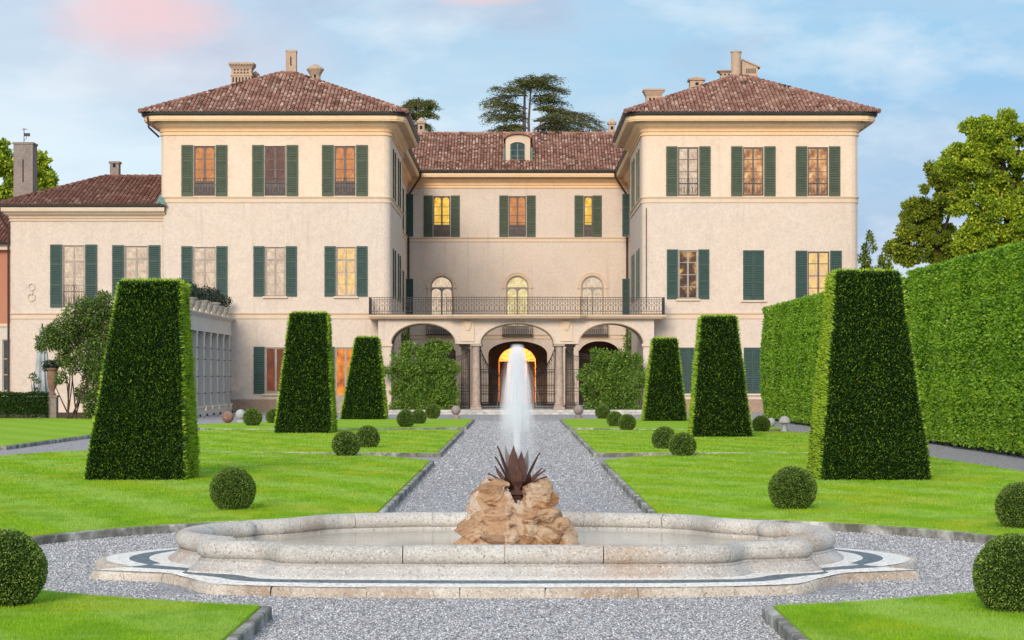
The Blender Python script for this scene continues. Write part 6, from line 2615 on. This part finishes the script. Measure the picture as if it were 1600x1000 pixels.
# ------------------------------------------------------------------ trees
def tree(name, label, trunk, limbs, blobs, n, L, W, mat, bark, y, group=None, cat='tree', seed=0, sag=0.0):
    """pixel-measured silhouette points become world positions at distance y (plus per-blob depth)"""
    s = y / F
    bx = (trunk[0][0] - CX) * s
    o = thing(name, label, cat, (bx, y, 0), group)
    W3 = lambda u, v, d=0: ((u - CX) * s - bx, d, H - (v - CY) * s)
    m = MB()
    for pts in [trunk] + limbs:
        q = [W3(*p[:2], p[3] if len(p) > 3 else 0) for p in pts]
        m.tube(q, [p[2] * s for p in pts], 8)
    m.build('trunk', bark, o, True)
    bl = []
    rr = random.Random(seed)
    for b in blobs:
        u, v, r = b[:3]
        fl = b[3] if len(b) > 3 else 1.0
        d = b[4] if len(b) > 4 else rr.uniform(-1.6, 1.6)
        p = W3(u, v, d)
        bl.append((*p, r * s, r * s, r * s * fl))
    leaf_cloud('crown', bl, n, L, W, mat, o, sag, seed)
    return o


def clumps(big, per, lo, hi, seed):
    """break each large crown lobe into many uneven clumps near its surface"""
    rr = random.Random(seed)
    out = []
    for u, v, r in big:
        for k in range(per):
            a, q = rr.uniform(0, 2 * PI), math.sqrt(rr.uniform(.05, 1.0))
            out.append((u + r * q * math.cos(a), v + r * q * .95 * math.sin(a), rr.uniform(lo, hi), rr.uniform(.55, .9), rr.uniform(-1, 1) * r * .03))
    return out


big = [(1530, 225, 34), (1560, 205, 30), (1590, 230, 40), (1500, 255, 26), (1545, 270, 40), (1590, 290, 44), (1525, 320, 34), (1570, 345, 44), (1640, 260, 60), (1630, 340, 60), (1600, 395, 40), (1560, 395, 34), (1660, 200, 40), (1520, 375, 26)]
tree('lime_tree', 'large yellow green tree rising above the right hedge at the picture edge', [(1585, 600, 12), (1582, 450, 10), (1575, 330, 7), (1565, 230, 3)],
     [[(1580, 420, 6), (1540, 330, 4), (1525, 250, 2)], [(1578, 380, 6), (1620, 300, 4), (1650, 240, 2)], [(1577, 340, 4), (1590, 260, 2.5), (1592, 215, 1.5)], [(1580, 430, 5), (1530, 390, 3), (1515, 360, 1.5)]],
     clumps(big, 20, 9, 16, 3), 105000, 0.155, 0.10, M['tree'], M['bark'], 98, 'trees behind the right hedge', seed=4)
big = [(1470, 275, 24), (1455, 300, 26), (1480, 305, 24), (1440, 330, 22), (1465, 340, 28), (1430, 365, 24), (1455, 385, 30), (1420, 395, 20), (1485, 375, 24), (1405, 385, 12), (1440, 345, 26), (1475, 400, 24)]
tree('dark_tree', 'darker bushy tree just left of the big yellow green one, above the hedge', [(1462, 600, 8), (1462, 430, 7), (1465, 300, 3)],
     [[(1462, 420, 4), (1435, 370, 2), (1425, 350, 1)], [(1463, 400, 4), (1485, 330, 2), (1480, 290, 1)]], clumps(big, 13, 6, 12, 5), 38000, 0.15, 0.095, M['darktree'], M['bark'], 104, 'trees behind the right hedge', seed=6)
for lab, u, v0, w in (('thin wispy young tree beside the right villa block corner', 1350, 366, 9), ('thin wispy young tree between villa block and dark bushy tree', 1380, 390, 11)):
    bl = [(u + random.uniform(-w, w) * f + 8 * (1 - f) * (1 if u < 1360 else .3), v0 + (440 - v0) * f, 3.5 + 4 * f, 1.2) for f in [k / 12 for k in range(13)]]
    tree('slender_tree', lab, [(u - 3, 600, 2), (u, 420, 1.5), (u + 5, v0, .6)], [], bl, 1500, 0.20, 0.07, M['darktree'], M['bark'], 120, 'slender far trees', seed=9, sag=-.6)
big = [(15, 255, 30), (40, 270, 26), (60, 285, 20), (8, 290, 34), (-20, 260, 40), (70, 300, 14), (45, 310, 26), (20, 320, 30), (55, 255, 14), (-10, 320, 40)]
tree('leafy_tree', 'bright green tree behind the tall grey chimney at the left edge', [(20, 600, 10), (20, 400, 8), (20, 280, 3)], [[(20, 380, 5), (45, 320, 3), (60, 285, 1)]], clumps(big, 14, 7, 13, 8), 24000, 0.24, 0.14, M['tree'], M['bark'], 128, seed=10)


def cedar(name, label, stems, branches, y, n, group, bl_w=3.2):
    s = y / F
    bx = (stems[0][0][0] - CX) * s
    o = thing(name, label, 'conifer', (bx, y, 0), group)
    W3 = lambda u, v, d=0.0: Vector(((u - CX) * s - bx, d, H - (v - CY) * s))
    m = MB()
    for pts in stems:
        m.tube([W3(*p[:2]) for p in pts], [p[2] * s for p in pts], 8)
    P, D, T = [], [], []
    rr = random.Random(len(label))
    for (u0, v0, u1, v1, dep) in branches:
        a, e = W3(u0, v0), W3(u1, v1, dep)
        mid = (a + e) / 2 + Vector((0, 0, abs(u1 - u0) * s * .13))
        cv = [a * (1 - f) ** 2 + mid * 2 * f * (1 - f) + e * f * f for f in [k / 10 for k in range(11)]]
        m.tube(cv, [max(.02, .9 * s * (1 - k / 11)) for k in range(11)], 5)
        L_ = (e - a).length
        hd = (e - a)
        hd.z = 0
        hd = hd.normalized() if hd.length > .05 else Vector((1, 0, 0))
        side = Vector((-hd.y, hd.x, 0))
        # flat side twigs carrying needles on top
        nt_ = max(4, int(L_ / .28))
        for k in range(nt_):
            f = .22 + .78 * (k + rr.random()) / nt_
            f = min(f, 1)
            c = a * (1 - f) ** 2 + mid * 2 * f * (1 - f) + e * f * f
            for sg in (-1, 1):
                w = bl_w * (1.1 - .55 * f) * rr.uniform(.35, 1) * .38
                tip = c + side * sg * w + hd * w * .7 + Vector((0, 0, rr.uniform(-.40, .10)))
                m.tube([c, tip], [.025, .01], 4)
                q = int(n / (len(branches) * nt_ * 2)) + 1
                for j in range(q):
                    g_ = rr.random()
                    p = c.lerp(tip, g_)
                    P.append((p.x + rr.gauss(0, .13), p.y + rr.gauss(0, .13), p.z + rr.gauss(.0, .08) - .22 * g_))
                    D.append((rr.gauss(0, .8), rr.gauss(0, .8), rr.uniform(-.35, .5)))
                    T.append(min(1, max(0, rr.gauss(.45, .25))))
    m.build('trunk', M['cedarbark'], o, True)
    V = cards(np.array(P), np.array(D), np.full(len(P), .17) * rng.uniform(.6, 1.2, len(P)), .065, .1)
    np_mesh('crown', V, 4, np.array(T), M['cedar'], o)
    return o


br = []
for (a, b) in (((824, 150), [(795, 140), (772, 137), (763, 152), (757, 163)]), ((832, 138), [(850, 128), (868, 124), (884, 140), (872, 133), (842, 120), (828, 120), (810, 128)]), ((824, 170), [(790, 162), (768, 168), (758, 178), (778, 160)]),
               ((832, 160), [(860, 150), (878, 155), (866, 146)]), ((824, 185), [(800, 178), (778, 182), (762, 190), (770, 178)]), ((832, 172), [(862, 168), (890, 178), (906, 184), (925, 182), (940, 188), (945, 196)]),
               ((834, 190), [(870, 182), (895, 188), (915, 196), (935, 198), (940, 203), (880, 196)]), ((824, 200), [(800, 196), (780, 199), (768, 203), (790, 203)]), ((834, 202), [(855, 196), (880, 203), (905, 204), (925, 205), (862, 188)]), ((828, 135), [(820, 126), (835, 122), (815, 130), (850, 122)]),
               ((826, 215), [(790, 212), (770, 214), (860, 212), (890, 214)]), ((833, 150), [(848, 146)]), ((824, 178), [(806, 172)])):
    for e in b:
        br.append((a[0], a[1], e[0], e[1], random.uniform(-2.2, 2.2)))
cedar('cedar_tree', 'broad dark cedar with flat layered branches rising behind the central roof', [[(820, 588, 7), (823, 300, 4), (819, 190, 2.6), (820, 140, 1.4)], [(832, 588, 6), (828, 300, 3.4), (826, 190, 1.9), (830, 130, 1.0)]], br, 165, 28000, 'cedars behind the villa', 4.4)
br = [(653, 165, u, v, random.uniform(-1, 1)) for u, v in ((632, 168), (640, 160), (668, 160), (680, 163), (674, 158), (646, 157), (662, 156), (653, 154))] + [(653, 178, u, v, random.uniform(-1, 1)) for u, v in ((640, 182), (636, 176), (668, 180), (672, 174), (660, 176))]
br += [(653, 195, u, v, 0) for u, v in ((640, 198), (668, 196), (645, 204))]
cedar('cedar_tree', 'small lone conifer top showing above the left end of the central roof', [[(653, 588, 4), (653, 250, 2.2), (653, 156, 1)]], br, 165, 11000, 'cedars behind the villa', 3.2)
